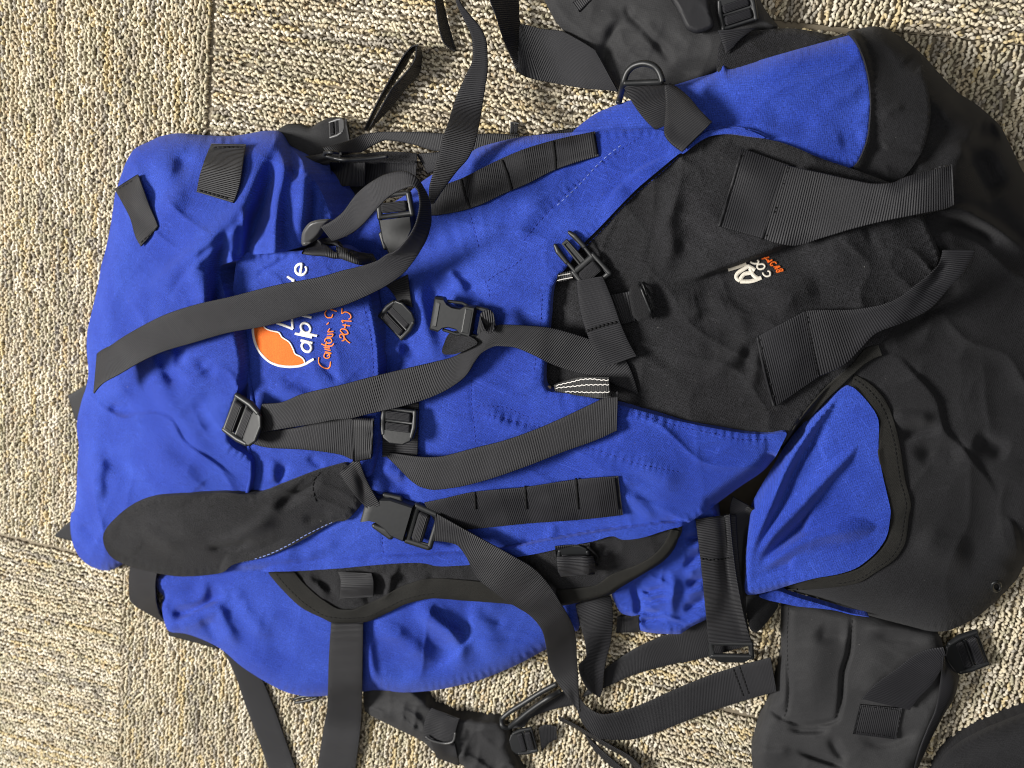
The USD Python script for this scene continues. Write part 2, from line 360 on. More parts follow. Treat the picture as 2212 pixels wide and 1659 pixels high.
def tube_mesh(pts, r, sides=10, closed=False):
    p = np.asarray(pts, float); n = len(p)
    T = (np.roll(p, -1, 0) - np.roll(p, 1, 0)) if closed else np.gradient(p, axis=0)
    T /= np.linalg.norm(T, axis=1, keepdims=True) + 1e-12
    A = np.cross(T, [0, 0, 1.0]); A /= np.linalg.norm(A, axis=1, keepdims=True) + 1e-9
    B = np.cross(T, A); an = np.arange(sides) * 2 * np.pi / sides
    r = np.broadcast_to(r, (n,))
    vv = p[:, None] + r[:, None, None] * (np.cos(an)[None, :, None] * A[:, None] + np.sin(an)[None, :, None] * B[:, None])
    last = n if closed else n - 1
    i, j = np.meshgrid(np.arange(last), np.arange(sides), indexing='ij'); i2 = (i + 1) % n
    q = np.stack([i * sides + j, i * sides + (j + 1) % sides, i2 * sides + (j + 1) % sides, i2 * sides + j], -1).reshape(-1, 4)
    f = np.vstack([q[:, [0, 1, 2]], q[:, [0, 2, 3]]])
    if not closed:
        c = np.array([[0, k, k + 1] for k in range(1, sides - 1)]); f = np.vstack([f, c[:, ::-1], c + (n - 1) * sides])
    me = trimesh.Trimesh(vv.reshape(-1, 3), f, process=False)
    if me.volume < 0: me.invert()
    return me
def cord(name, p, h, r, mat, parent, step_px=4, closed=False, **kw):
    q = spl(p, step_px=step_px)
    hh = np.interp(np.linspace(0, 1, len(q)), np.linspace(0, 1, len(np.atleast_1d(h))), np.atleast_1d(h)) * 1e-3
    z = gaussian_filter1d(surf(q), 2, mode='nearest') + hh
    return put(name, tube_mesh(at(q, np.maximum(z, surf(q) + r * 0.3e-3)), r * 1e-3, closed=closed), mat, parent, True, **kw)
def stitching(p, mat, parent, dash=8.0, gap=3.5, w=1.7, lift=0.35, name='stitching', **kw):
    """A row of sewn stitches along a traced line, each a small raised thread."""
    q = spl(p, step_px=1.0); L = np.r_[0, np.cumsum(np.linalg.norm(np.diff(q, axis=0), axis=1))]
    parts = []; s = 0.0
    while s + dash < L[-1]:
        k = np.interp([s, s + dash * 0.5, s + dash], L, np.arange(len(q)))
        pt = np.stack([np.interp(k, np.arange(len(q)), q[:, 0]), np.interp(k, np.arange(len(q)), q[:, 1])], 1)
        z = surf(pt) + np.array([0.0, lift, 0.0]) * 1e-3
        parts.append(tube_mesh(at(pt, z), w * 0.17e-3, 4)); s += dash + gap
    if parts: return put(name, trimesh.util.concatenate(parts), mat, parent, True, kind='stuff', **kw)
def stroke_mesh(lines, width, th=0.8, lift=0.5, st=3.0):
    parts = []
    for p in lines:
        q = spl(p, step_px=st)
        d = np.gradient(q, axis=0); d /= np.linalg.norm(d, axis=1, keepdims=True) + 1e-9
        nn = np.stack([-d[:, 1], d[:, 0]], 1) * width / 2
        W = np.linspace(-1, 1, 5)
        g = q[:, None] + nn[:, None] * W[None, :, None]
        zz_ = gaussian_filter1d(surf(g.reshape(-1, 2)).reshape(len(q), 5), 1, axis=0, mode='nearest') + (lift + th * (1 - W ** 2))[None, :] * 1e-3
        pt = at(g.reshape(-1, 2), zz_.ravel())
        i, j = np.meshgrid(np.arange(len(q) - 1), np.arange(4), indexing='ij'); a = i * 5 + j
        parts.append(trimesh.Trimesh(pt, np.vstack([np.stack([a, a + 1, a + 5], -1).reshape(-1, 3), np.stack([a + 1, a + 6, a + 5], -1).reshape(-1, 3)]), process=False))
    return trimesh.util.concatenate(parts)
def fill_mesh(outline, lift=0.6, grid=3.0):
    poly = Polygon(outline).buffer(0); ring = poly.exterior; n = int(ring.length / grid)
    B = np.array([ring.interpolate(k / n, normalized=True).coords[0] for k in range(n)])
    x0, y0, x1, y1 = poly.bounds
    G = np.stack(np.meshgrid(np.arange(x0, x1, grid), np.arange(y0, y1, grid)), -1).reshape(-1, 2)
    G = G[shapely.contains_xy(poly.buffer(-grid * 0.5), G[:, 0], G[:, 1])]
    Q = np.vstack([B, G]); tri = Delaunay(Q).simplices; c = Q[tri].mean(1); tri = tri[shapely.contains_xy(poly, c[:, 0], c[:, 1])]
    z = surf(Q) + lift * 1e-3; z[:n] -= lift * 0.9e-3
    return at(Q, z), tri[:, ::-1]

# ------------------------------------------------------------------ carpet: quarter-turned 50 cm tiles of loop pile
YARN = {'cream': (0.74, 0.67, 0.51), 'white': (0.82, 0.77, 0.66), 'tan': (0.56, 0.48, 0.34), 'mustard': (0.66, 0.53, 0.28), 'ochre': (0.54, 0.41, 0.25),
        'olive': (0.38, 0.36, 0.26), 'sage': (0.50, 0.47, 0.36), 'slate': (0.27, 0.26, 0.25), 'warm_grey': (0.48, 0.43, 0.35), 'charcoal': (0.17, 0.16, 0.15)}
for k, c in YARN.items(): plain('yarn_' + k, tuple(1.0 * (0.60 * x + 0.40 * y) for x, y in zip(c, (0.54, 0.47, 0.34))), 0.9, 0.15, 1400., 0.30, 0.5)
plain('carpet_backing', (0.20, 0.17, 0.125), 0.95, 0.1)
ROW, PITCH = 0.0040, 0.0019
def loop_mesh(seed):
    r = np.random.default_rng(seed)
    a = np.linspace(0, math.pi, 7)
    sp, hgt, lean, tw = r.uniform(1.25, 1.75), r.uniform(3.0, 4.3), r.uniform(-1.4, 1.4), r.uniform(-1.1, 1.1)
    p = np.stack([-np.cos(a) * sp + r.normal(0, .12, 7), np.sin(a) * lean + np.linspace(-1, 1, 7) * tw, np.sin(a) ** 0.7 * hgt - 0.6], 1) * 0.80e-3
    rad = np.array([0.9, 1.15, 1.3, 1.4, 1.3, 1.15, 0.9]) * r.uniform(0.80, 1.05, 7) * 0.80e-3
    return tube_mesh(p, rad, 7)
NS = 4
carpet = thing('carpet', label='beige, mustard and grey loop-pile carpet laid as quarter-turned tiles', category='carpet', kind='structure')
LOOPS = [loop_mesh(s) for s in range(NS)]
names = list(YARN)
W1 = dict(cream=.33, white=.22, tan=.10, sage=.10, warm_grey=.13, olive=.03, mustard=.05, slate=.04)
W2 = dict(mustard=.15, ochre=.07, olive=.13, slate=.18, charcoal=.09, warm_grey=.16, sage=.10, tan=.12)
pick = lambda w: names.index(rng.choice(list(w), p=np.array(list(w.values())) / sum(w.values())))
PACK = Polygon([(330, 330), (560, 330), (760, 560), (1250, 330), (1800, 150), (2050, 250), (2400, 400), (2400, 1100), (2050, 1230), (1500, 1200), (1100, 1380), (560, 1380), (400, 1260), (250, 1150), (250, 700)]).buffer(-25)
def pile(x0, y0, x1, y1, turned):
    pos, idx, rot = [], [], []
    span, across = (y1 - y0, x1 - x0) if turned else (x1 - x0, y1 - y0)
    for k in range(int(across / ROW)):
        c = (k + 0.5) * ROW
        n = int(span / PITCH); a = (np.arange(n) + 0.5) * PITCH + rng.normal(0, 0.0003, n)
        col = np.zeros(n, int); i = 0
        light, dark = pick(W1), pick(W2)
        while i < n:
            r = int(rng.integers(3, 22))
            if rng.random() < 0.75: light = pick(W1)
            if rng.random() < 0.75: dark = pick(W2)
            mix = rng.uniform(0.08, 0.45)
            col[i:i + r] = np.where(rng.random(len(col[i:i + r])) < mix, dark, light); i += r
        off = c + rng.normal(0, 0.00025, n) + 0.0003 * np.sin(np.arange(n) * 1.9 + k)
        x, y = (x0 + off, y0 + a) if turned else (x0 + a, y0 + off)
        p = np.stack([x, y, rng.normal(0.0004, 0.0004, n)], 1)
        d = (p - EYE) @ R          # skip what the frame and the pack never show
        px = np.stack([CX + F * d[:, 0] / d[:, 2], CY + F * d[:, 1] / d[:, 2]], 1)
        ok = (px[:, 0] > -420) & (px[:, 0] < 2632) & (px[:, 1] > -420) & (px[:, 1] < 2000) & ~shapely.contains_xy(PACK, px[:, 0], px[:, 1])
        g = (math.pi / 2 if turned else 0) + rng.normal(0, 0.24, n) + math.pi * rng.integers(0, 2, n)
        pos.append(p[ok]); idx.append((col * NS + rng.integers(0, NS, n))[ok]); rot.append(g[ok])
    return np.vstack(pos), np.concatenate(idx), np.concatenate(rot)
def tile(x0, y0, x1, y1, turned):
    e = 0.0002
    b = trimesh.creation.box([x1 - x0 - 2 * e, y1 - y0 - 2 * e, 0.006]); b.apply_translation([(x0 + x1) / 2, (y0 + y1) / 2, -0.0035])
    tp = put('carpet_tile', b, 'carpet_backing', carpet)
    pos, idx, g = pile(x0 + e, y0 + e, x1 - e, y1 - e, turned)
    if not len(pos): return
    pi = UsdGeom.PointInstancer.Define(stage, tp + '/loop_pile')
    protos = []
    for k in YARN:
        for s in range(NS):
            q = f'{tp}/loop_pile/loop_{k}_{s}'; usdkit.mesh(stage, q, LOOPS[s], Mt['yarn_' + k], True); protos.append(Sdf.Path(q))
    pi.CreatePrototypesRel().SetTargets(protos)
    pi.CreateProtoIndicesAttr(Vt.IntArray.FromNumpy(idx.astype(np.int32)))
    pi.CreatePositionsAttr(Vt.Vec3fArray.FromNumpy(pos.astype(np.float32)))
    pi.CreateOrientationsAttr([Gf.Quath(float(math.cos(a / 2)), 0, 0, float(math.sin(a / 2))) for a in g])
    sc = rng.uniform(0.85, 1.2, (len(pos), 3)); pi.CreateScalesAttr(Vt.Vec3fArray.FromNumpy(sc.astype(np.float32)))
    data(pi.GetPrim(), kind='stuff')
XS, YS = 0.2275, 0.2850
tile(XS - 0.997, YS - 0.52, XS - 0.497, YS, True); tile(XS - 0.497, YS - 0.52, XS, YS, False); tile(XS, YS - 0.52, XS + 0.45, YS, True)
tile(XS - 0.997, YS, XS - 0.497, YS + 0.3, False); tile(XS - 0.497, YS, XS, YS + 0.3, True); tile(XS, YS, XS + 0.45, YS + 0.3, False)
tile(XS - 1.06, YS - 0.92, XS - 0.565, YS - 0.5202, False); tile(XS - 0.565, YS - 0.92, XS - 0.06, YS - 0.5202, True); tile(XS - 0.06, YS - 0.92, XS + 0.45, YS - 0.5202, False)

# ================================================================== the backpack
bag = thing('hiking_backpack', label='large blue and black hiking backpack lying unbuckled with loose straps on the carpet', category='backpack')

# ---- outlines
lid_top_o = cat(t(0, 0, '1835,860 1800,845 1700,848 1600,868 1480,885 1300,875 1160,860 1040,880 960,920 870,960 820,1040 790,1120 768,1190 745,1250 730,1380 710,1500 680,1640'),
    t(0, 1, '655,60 640,170 600,340 565,480 560,600 575,760 560,850 530,930 497,1070 500,1170 512,1210 502,1350 495,1560 480,1659'),
    t(0, 2, '460,0 453,100 470,210 510,290 570,345 650,377 710,382 800,340 980,150'),
    t(0, 1, '1200,1600 1450,1600 1610,1560 1640,1420 1620,1300 1480,1230 1470,1100 1500,1000 1545,850 1562,700 1530,540 1490,400 1450,220 1430,150 1420,60 1500,40'),
    t(0, 0, '1560,1655 1800,1640 1960,1600 2080,1500 2165,1415 2130,1330 2060,1200 1960,1040 1870,930'))
lid_front_o = cat(t(0, 1, '1535,0 1520,120 1500,300 1540,520 1580,700 1600,880 1590,1060 1600,1230 1600,1400 1580,1560 1700,1580 1900,1500 2130,1420 2211,1400'),
    t(1, 1, '140,1440 190,1430 217,1320 242,1150 257,1000 257,760 250,600 222,420 190,280 170,120 160,30 110,10'),
    t(0, 0, '2211,1590 2120,1600 2000,1620 1900,1630 1700,1625 1560,1640'))
lid_side_o = cat(t(0, 1, '2150,1365 2030,1400 1900,1450 1700,1535 1600,1548 1450,1530 1200,1550 1000,1557 870,1600 790,1657'),
    t(0, 2, '700,85 664,150 672,220 720,300 850,360 1000,395 1150,420 1300,415 1450,395 1490,350 1560,325 1700,300 1850,240 2000,160 2170,60'),
    t(1, 2, '30,60 90,0'), t(1, 1, '140,1590 110,1450 40,1340'))
front_panel_o = cat(v('640,560'), t(0, 0, '2150,1560'), t(1, 0, '0,1530 100,1440 200,1375 330,1318 430,1255 510,1185 590,1130 690,1085 780,1052 840,985 900,950 1050,910 1200,880 1350,868 1500,858 1700,845 1980,832 2110,850 2211,930'),
    t(2, 0, '40,930 90,895 160,848 300,828 430,842 560,900 450,887 300,864 180,878 100,922 0,1003'),
    t(1, 0, '2200,985 2050,1110 1900,1235 1650,1500 1560,1582'), t(1, 1, '1470,60 1400,142 1362,205 1345,460 1320,640 1305,880 1500,892 1665,928 1800,965 2000,1020 2211,1076'),
    t(2, 1, '200,1116 400,1150 560,1158 690,1132 640,1230 600,1310 520,1400 380,1490 270,1570 150,1659'), t(1, 2, '2211,95 2130,110 1950,170 1820,185 1760,150 1640,190 1500,215 1300,265 1140,292 1000,320 830,345 620,355 540,330 400,330 200,345 0,365'),
    t(0, 2, '2211,365 1900,385 1700,388 1500,392 1440,380'), v('480,1180 480,1000 560,800'))
pocket_o = cat(t(1, 1, '1250,900 1250,200 1500,-60'), t(1, 0, '1850,1150'), t(2, 0, '60,930 160,880 300,858 450,885 630,918 740,958 900,1028 1100,1093 1250,1148 1350,1185 1500,1250 1600,1500'),
    t(2, 1, '1700,40 1500,300 1300,560 1200,600 1100,700 950,830 880,920 760,1060 700,1160 640,1240 500,1300 200,1200'), t(1, 1, '2211,1150 1900,1050 1500,950'))
lower_comp_o = cat(t(1, 0, '1450,930 1500,850 1560,800 1650,732 1760,688 1870,650 2000,610 2130,560 2211,535'), t(2, 0, '100,503 220,470 240,440 292,348 276,450 450,405 600,360 850,290 1000,250 1090,224 1130,270 1180,380 1215,530 1225,700 1205,900 1150,1040 1090,1100 700,1010 300,900 0,960'), t(1, 0, '2100,900'))
corner_o = t(2, 0, '1090,222 1060,205 1180,178 1250,167 1340,190 1440,258 1530,335 1565,425 1600,600 1614,750 1572,950 1480,1100 1380,1195 1240,1160 1095,1095 1150,1040 1205,900 1225,700 1215,530 1180,380 1130,270')
base_o = cat(t(2, 0, '300,500 600,330 1000,250 1180,178 1250,167 1340,190 1440,258 1530,328 1600,400 1640,450 1780,600 1900,670 1970,730 2060,810 2120,930 2211,1130'), v('2290,480 2340,700 2330,900 2290,1100'),
    t(2, 2, '2300,250 2205,350 2180,420 2120,490 2020,590 1900,690 1720,775 1600,775 1450,740 1240,686 900,560 640,500'), t(2, 1, '1000,1300 600,1000 200,600'), v('1600,500'))
side_pocket_o = cat(t(0, 2, '1010,405 1012,500 1065,545 1045,600 1060,700 1088,780 1200,785 1330,833 1440,890 1560,1000 1700,1090 1850,1170 1980,1197 2120,1192'),
    t(1, 2, '130,1166 240,1152 380,1172 500,1167 640,1152 900,1092 1150,987 1330,887 1420,860 1500,775 1545,770 1530,600 1600,300 1000,250 400,250'), t(0, 2, '1900,300 1400,330'))
mesh_o = cat(t(0, 2, '1740,392 1850,520 1960,620 2100,690 2155,716'), t(1, 2, '0,726 140,716 300,652 430,590 600,555 800,570 950,580 1100,592 1250,640 1390,560 1420,605 1500,590 1740,532 1800,490 1950,400 2100,300 2170,200 2211,130 2211,60 1900,100 1400,180 1000,260 600,300 0,320'), t(0, 2, '1900,340'))
lower_side_o = cat(t(2, 1, '1072,843 1020,872 930,972 840,1072 700,1232 600,1400 520,1530 450,1659'), t(2, 2, '425,150 408,300 400,500 418,542 500,530 600,505 700,472 860,428 1000,407 1130,367 1250,272 1330,160 1352,0'), t(2, 1, '1340,1600 1292,1400 1267,1250 1277,1080 1250,1010 1180,920 1110,850'))
sliver_o = t(2, 2, '480,545 560,520 620,508 720,548 900,600 1080,655 1240,685 1100,668 1000,640 900,626 800,618 740,612 640,590 560,575')
crumple_o = cat(t(1, 2, '1740,500 1770,580 1810,660 1910,682 1925,772 2060,790 2200,792'), t(2, 2, '0,782 60,740 150,700 260,640 260,100 200,-60 50,-20'), t(1, 2, '2100,180 1950,330'))
SILS = [lid_top_o, lid_front_o, lid_side_o, front_panel_o, pocket_o, lower_comp_o, corner_o, base_o, lower_side_o]

# ---- folds, read off the photograph
B_ = 'lid_top'
ridge(v('640,270 600,325 565,382 522,452 470,508 405,560 360,625 330,720'), 21, 13, B_)
step(v('622,300 594,345 560,405 526,465 478,522 420,572 375,640 355,700'), 7, -9, 45, B_)
ridge(v('600,300 590,360 570,430 548,490 530,550 524,640'), 17, -22, B_)
ridge(v('606,290 612,350 596,430 594,510 598,620'), 12, 11, B_)
ridge(v('520,440 530,490 524,540 512,590'), 7, 8, B_)
ridge(v('500,480 482,540 470,620 466,700'), 12, -13, B_)
ridge(v('440,540 420,600 440,660 455,720'), 15, 6, B_)
ridge(v('624,310 634,350 640,400'), 9, -7, B_)
ridge(v('640,330 655,400 650,470 640,540'), 16, 8, B_)
ridge(v('672,380 678,450 668,520'), 8, -6, B_)
ridge(v('560,290 500,330 430,350'), 12, -4, B_)
ridge(cat(t(0, 0, '1180,1640'), t(0, 1, '1060,80 960,170 900,290 850,420')), 22, 7, B_)
step(cat(t(0, 0, '1290,1560 1180,1650'), t(0, 1, '1060,100 970,180 930,270')), 7, -8, 50, B_)
ridge(t(0, 1, '1280,60 1340,200 1370,330'), 18, 6, B_)
ridge(t(0, 0, '1150,1000 1110,1200 1120,1450'), 24, 8, B_)
ridge(t(0, 0, '1280,930 1180,1080 1050,1250 940,1400'), 18, -6, B_)
ridge(t(0, 0, '840,980 960,1120 1040,1340'), 18, -5, B_)
ridge(t(0, 1, '740,-100 690,200 640,520'), 24, 7, B_)
ridge(t(0, 1, '1010,640 1080,720 1130,790 1210,760'), 13, -8, B_)
ridge(t(0, 1, '1180,560 1160,680 1150,740'), 9, -7, B_)
ridge(t(0, 1, '940,700 1020,830 1090,960 1210,1130 1330,1280 1450,1390'), 17, 7, B_)
ridge(t(0, 1, '1300,640 1330,720 1420,760'), 12, -5, B_)
step(t(0, 1, '1590,1510 1480,1400 1370,1320 1200,1200 1100,1050 1000,1015 880,1020 780,1045 640,1050 545,1105'), 3.0, -5.5, 45, B_)
ridge(t(0, 1, '700,960 800,990 880,970'), 10, -5, B_)
ridge(t(0, 1, '1250,900 1350,1050 1400,1180'), 20, -5, B_)
ridge(t(0, 1, '600,1200 760,1340 950,1460'), 22, -8, B_)
ridge(t(0, 1, '650,1380 700,1500 690,1620'), 12, -4, B_)
ridge(t(0, 1, '560,1230 640,1400 640,1640'), 20, 7, B_)
ridge(t(0, 1, '960,1150 1150,1380 1350,1480'), 22, 7, B_)
ridge(t(0, 2, '540,60 570,130 640,190'), 12, -5, B_)
ridge(t(0, 1, '900,760 800,850 700,960'), 14, 4, B_)
B_ = 'lid_front'
ridge(t(0, 1, '1640,170 1700,110 1800,50 1900,0'), 5, -2.5, B_)
ridge(t(0, 1, '1800,760 1950,830 2100,870'), 10, -3, B_)
ridge(t(0, 1, '1750,800 1900,900 2100,960'), 12, 3, B_)
ridge(t(0, 1, '2080,680 2150,760 2211,830'), 8, -3, B_)
ridge(t(0, 1, '1850,1330 1830,1420 1800,1500'), 7, -4, B_)
ridge(t(0, 1, '1780,1300 1760,1400 1770,1480'), 9, 4, B_)
ridge(t(0, 1, '2000,1280 2050,1340 2110,1370'), 8, -3, B_)
ridge(t(1, 1, '180,300 215,450 235,620 240,800 235,1000'), 4, 1.5, B_)
B_ = 'lid_side'
ridge(t(0, 1, '2080,1390 1900,1560 1750,1640'), 9, -7, B_)
ridge(cat(t(0, 1, '1900,1560 1780,1640'), t(0, 2, '1600,130 1500,170')), 12, 3, B_)
ridge(t(0, 2, '1320,235 1500,225 1650,180'), 6, -6, B_)
ridge(t(0, 2, '1330,190 1500,170 1650,110 1850,60'), 10, 4, B_)
ridge(t(0, 2, '850,60 940,110 1050,190 1200,230'), 15, 4, B_)
ridge(t(0, 2, '1950,60 2080,30 2170,20'), 9, -3, B_)
ridge(t(0, 1, '930,1640 1150,1630 1350,1650'), 12, -2, B_)
B_ = 'front_panel'
ridge(t(1, 0, '680,1400 720,1500 780,1600'), 10, -5, B_)
ridge(t(1, 0, '600,1420 610,1520 640,1650'), 12, -5, B_)
ridge(t(1, 1, '580,60 640,160 740,240'), 13, -6, B_)
ridge(t(1, 1, '720,60 800,160 880,240 960,290'), 12, -6, B_)
ridge(t(1, 1, '660,60 740,150 830,240'), 9, 5, B_)
ridge(t(1, 0, '1190,1280 1110,1420 1060,1560'), 14, -4, B_)
ridge(t(1, 0, '1350,1230 1200,1400 1120,1600'), 20, 4, B_)
ridge(t(1, 1, '520,60 500,200 540,400 580,560 560,700'), 14, 6, B_)
ridge(t(1, 1, '620,100 600,300 610,500 620,640'), 13, -9, B_)
ridge(t(1, 1, '660,620 740,640 800,600'), 6, -4, B_)
ridge(t(1, 1, '270,640 330,600 420,620'), 12, 5, B_)
ridge(t(1, 1, '400,540 440,620 520,640'), 7, -5, B_)
ridge(t(1, 1, '960,960 1150,1010 1300,1040'), 12, -2.5, B_)
ridge(t(1, 1, '880,1000 1000,1060 1150,1120 1300,1130'), 10, 2.5, B_)
ridge(t(1, 1, '1820,1450 1950,1560 2100,1640'), 10, -4, B_)
ridge(t(1, 1, '1880,1300 2050,1400 2211,1500'), 20, 2.5, B_)
ridge(cat(t(1, 1, '1850,1520 1950,1620'), t(1, 2, '2050,50')), 10, 3, B_)
ridge(t(1, 1, '240,1420 360,1480 480,1540'), 9, -6, B_)
ridge(t(1, 1, '260,1340 340,1400 420,1440'), 11, 4, B_)
ridge(t(1, 2, '930,130 1000,200 1110,280'), 12, -5, B_)
ridge(t(1, 2, '1150,160 1240,210 1320,250'), 8, -3, B_)
ridge(t(1, 2, '1380,60 1360,160 1300,230'), 9, 2.5, B_)
ridge(t(0, 2, '2211,200 2050,250 1950,330'), 12, 3, B_)
ridge(t(1, 1, '1700,1300 1900,1420 2080,1480'), 7, -2, B_)
B_ = 'front_pocket'
step(cat(t(2, 1, '-60,150 40,160 120,140 200,105 280,80'), t(2, 1, '380,45 470,8 620,-45 800,-130 1000,-200')), 3.0, -15, 90, B_)
ridge(cat(t(1, 0, '2190,1150'), t(2, 0, '-60,1330 -90,1450 -70,1560'), t(2, 1, '-110,80 -60,150')), 15, 6, B_)
ridge(t(2, 0, '150,1450 40,1560 -60,1640'), 30, -4, B_)
ridge(t(2, 1, '20,220 60,330 130,420'), 18, 4, B_)
ridge(t(2, 1, '150,230 300,350 460,500'), 16, 5, B_)
ridge(t(2, 1, '470,520 390,600 280,700 150,800'), 14, 4, B_)
ridge(t(2, 1, '440,540 420,650 400,760'), 9, -5, B_)
ridge(t(2, 1, '100,620 250,560 420,510'), 16, -4, B_)
ridge(t(2, 1, '480,560 470,750 440,900'), 10, 3, B_)
ridge(t(1, 1, '1950,560 2080,650 2180,760'), 16, -3, B_)
ridge(t(2, 1, '560,330 700,250 900,200'), 22, 4, B_)
ridge(t(2, 0, '1000,1560 1100,1480 1200,1440'), 30, 4, B_)
B_ = 'lower_comp'
ridge(t(2, 0, '500,760 700,780 900,850'), 16, -5, B_)
ridge(t(2, 0, '1000,920 1080,900 1180,880'), 12, -4, B_)
ridge(t(2, 0, '880,680 1000,650 1180,560'), 12, 2, B_)
ridge(t(2, 0, '950,290 1050,320 1120,330'), 9, -2, B_)
ridge(t(1, 0, '1600,800 1750,770 1900,790'), 12, -5, B_)
B_ = 'base'
step(t(2, 0, '1800,860 1830,960 1900,1100 1970,1250 2000,1390'), 7, 9, 60, B_)
ridge(t(2, 0, '1880,830 1960,860 2060,840'), 20, -14, B_)
ridge(t(2, 0, '1850,950 1950,1120 2050,1300'), 26, -18, B_)
ridge(t(2, 0, '1640,1400 1800,1370 1950,1430 2100,1530 2260,1640'), 10, 12, B_)
ridge(t(2, 0, '1600,1480 1720,1450 1900,1500 2050,1600'), 10, -12, B_)
ridge(cat(t(2, 0, '1700,1600'), t(2, 1, '1560,80 1400,220 1250,290')), 24, -33, B_)
ridge(t(2, 1, '1900,220 1700,240 1600,330 1450,470 1300,560'), 16, -9, B_)
step(t(2, 1, '1250,600 1400,650 1500,750 1600,850 1665,950 1700,1110 1800,1220 1930,1370 2030,1520 2060,1660'), 3, 5, 60, B_)
ridge(t(2, 1, '1400,1180 1550,1130 1690,1110'), 9, -6, B_)
ridge(t(2, 1, '1330,1060 1480,1040 1650,1080'), 12, 6, B_)
ridge(t(2, 1, '1880,1180 2000,1230 2120,1280'), 14, -9, B_)
ridge(t(2, 1, '1500,1320 1700,1250 1850,1280'), 18, -8, B_)
step(t(2, 2, '2060,0 2150,80 2180,200 2200,340'), 3, 4, 40, B_)
ridge(t(2, 2, '1500,150 1700,260 1900,280'), 30, 6, B_)
ridge(t(2, 0, '1640,760 1720,700 1800,640'), 20, 6, B_)
B_ = 'corner'
ridge(t(2, 0, '1280,760 1350,720 1450,680'), 8, 1.5, B_)
ridge(t(2, 0, '1290,1090 1280,1000 1330,940'), 12, -4, B_)
ridge(t(2, 0, '1460,360 1500,400 1560,430'), 10, -5, B_)
B_ = 'side_pocket'
ridge(t(0, 2, '1300,400 1325,520 1230,590 1060,600'), 11, 9, B_)
step(t(0, 2, '1480,525 1360,600 1250,650 1110,735'), 3, -15, 45, B_)
ridge(t(0, 2, '1070,590 1130,620 1180,690'), 9, -8, B_)
ridge(t(0, 2, '1280,740 1340,650 1410,640 1450,720 1560,900'), 13, 8, B_)
ridge(t(0, 2, '1350,680 1370,760 1440,840'), 9, -7, B_)
ridge(t(0, 2, '1150,760 1250,720 1330,700'), 10, 4, B_)
ridge(t(0, 2, '1500,480 1530,580 1600,570'), 7, -5, B_)
ridge(t(0, 2, '1460,430 1520,520 1560,600 1640,700 1750,850'), 12, 4, B_)
ridge(t(0, 2, '1700,720 1800,860 1900,1040'), 14, -2, B_)
ridge(t(1, 2, '480,590 560,680 650,760 740,830 740,900'), 12, 6, B_)
ridge(t(1, 2, '480,540 600,680 720,790 770,900 760,1060'), 14, 8, B_)
step(t(1, 2, '800,540 840,680 830,800 760,900 640,1000 520,1060'), 6, -6, 50, B_)
ridge(t(1, 2, '150,700 320,780 480,880 600,1000'), 15, 6, B_)
ridge(t(1, 2, '860,560 930,700 960,850 900,980'), 24, 4, B_)
ridge(t(1, 2, '880,600 960,680 1080,740'), 10, -5, B_)
ridge(t(1, 2, '240,900 380,1010 470,1100'), 14, -4, B_)
ridge(t(1, 2, '180,760 190,950 250,1120'), 8, 4, B_)
B_ = 'lower_side'
ridge(v('1880,790 1790,880 1735,950 1700,1010 1672,1075 1640,1150 1600,1230'), 9, 9, B_)
ridge(v('1870,830 1800,900 1750,960 1715,1020 1690,1080 1650,1160 1610,1260'), 7, -6, B_)
ridge(v('1890,880 1850,970 1800,1020 1750,1075 1690,1140 1640,1210 1590,1300'), 15, 9, B_)
ridge(v('1900,860 1880,960 1840,1010 1790,1060 1730,1130 1660,1200 1600,1290'), 11, -8, B_)
ridge(v('1960,1080 1850,1090 1760,1120 1700,1160 1640,1220 1590,1290'), 13, -8, B_)
ridge(v('1960,1130 1870,1140 1780,1155 1700,1185 1640,1235 1580,1300'), 13, 7, B_)
ridge(v('1950,1190 1860,1215 1770,1215 1680,1225 1590,1290'), 10, -6, B_)
ridge(v('1900,1210 1830,1240 1760,1250 1680,1255'), 8, 4, B_)
ridge(v('1910,900 1880,930 1850,960'), 7, -4, B_); ridge(v('1930,1160 1890,1170 1850,1180'), 6, -4, B_)
B_ = 'crumple'
for a in ['1930,470 1990,520 2060,500 2130,500', '1920,560 2000,580 2080,560 2150,570', '1930,640 2010,655 2100,640', '1920,710 2000,700 2110,690']:
    ridge(t(1, 2, a), 4.5, -5, B_)
ridge(t(1, 2, '1940,400 1910,500 1930,600 1920,700'), 7, -8, B_)
ridge(t(1, 2, '2120,380 2160,480 2140,600 2150,720'), 8, 4, B_)
for a in ['0,180 80,160 150,170', '0,360 90,290 180,220', '20,480 100,440 180,420', '0,640 80,600 180,540']: ridge(t(2, 2, a), 6, -6, B_)
for a in ['0,250 90,220 160,200', '20,420 100,360 170,340', '0,560 100,510 180,480']: ridge(t(2, 2, a), 7, 4, B_)
B_ = 'mesh'
ridge(t(1, 2, '210,400 240,470 200,560 150,620'), 12, -9, B_)
ridge(t(1, 2, '330,400 390,430 370,500 310,580'), 12, -7, B_)
ridge(t(1, 2, '300,390 310,470 270,560'), 9, 6, B_)
ridge(t(0, 2, '1960,420 2060,480 2150,560'), 8, 4, B_)
ridge(t(0, 2, '2000,400 2100,460 2180,520'), 8, -5, B_)
ridge(t(1, 2, '600,380 590,430 600,480'), 6, -4, B_)
ridge(t(1, 2, '1220,380 1340,460 1400,560'), 12, -8, B_)
ridge(t(1, 2, '1690,230 1720,320 1680,420'), 9, 4, B_)
ridge(t(1, 2, '1250,330 1290,400 1330,420'), 9, 5, B_)
B_ = 'hip'
ridge(t(2, 2, '690,560 680,900 690,1150 660,1400'), 3, -3.5, B_)
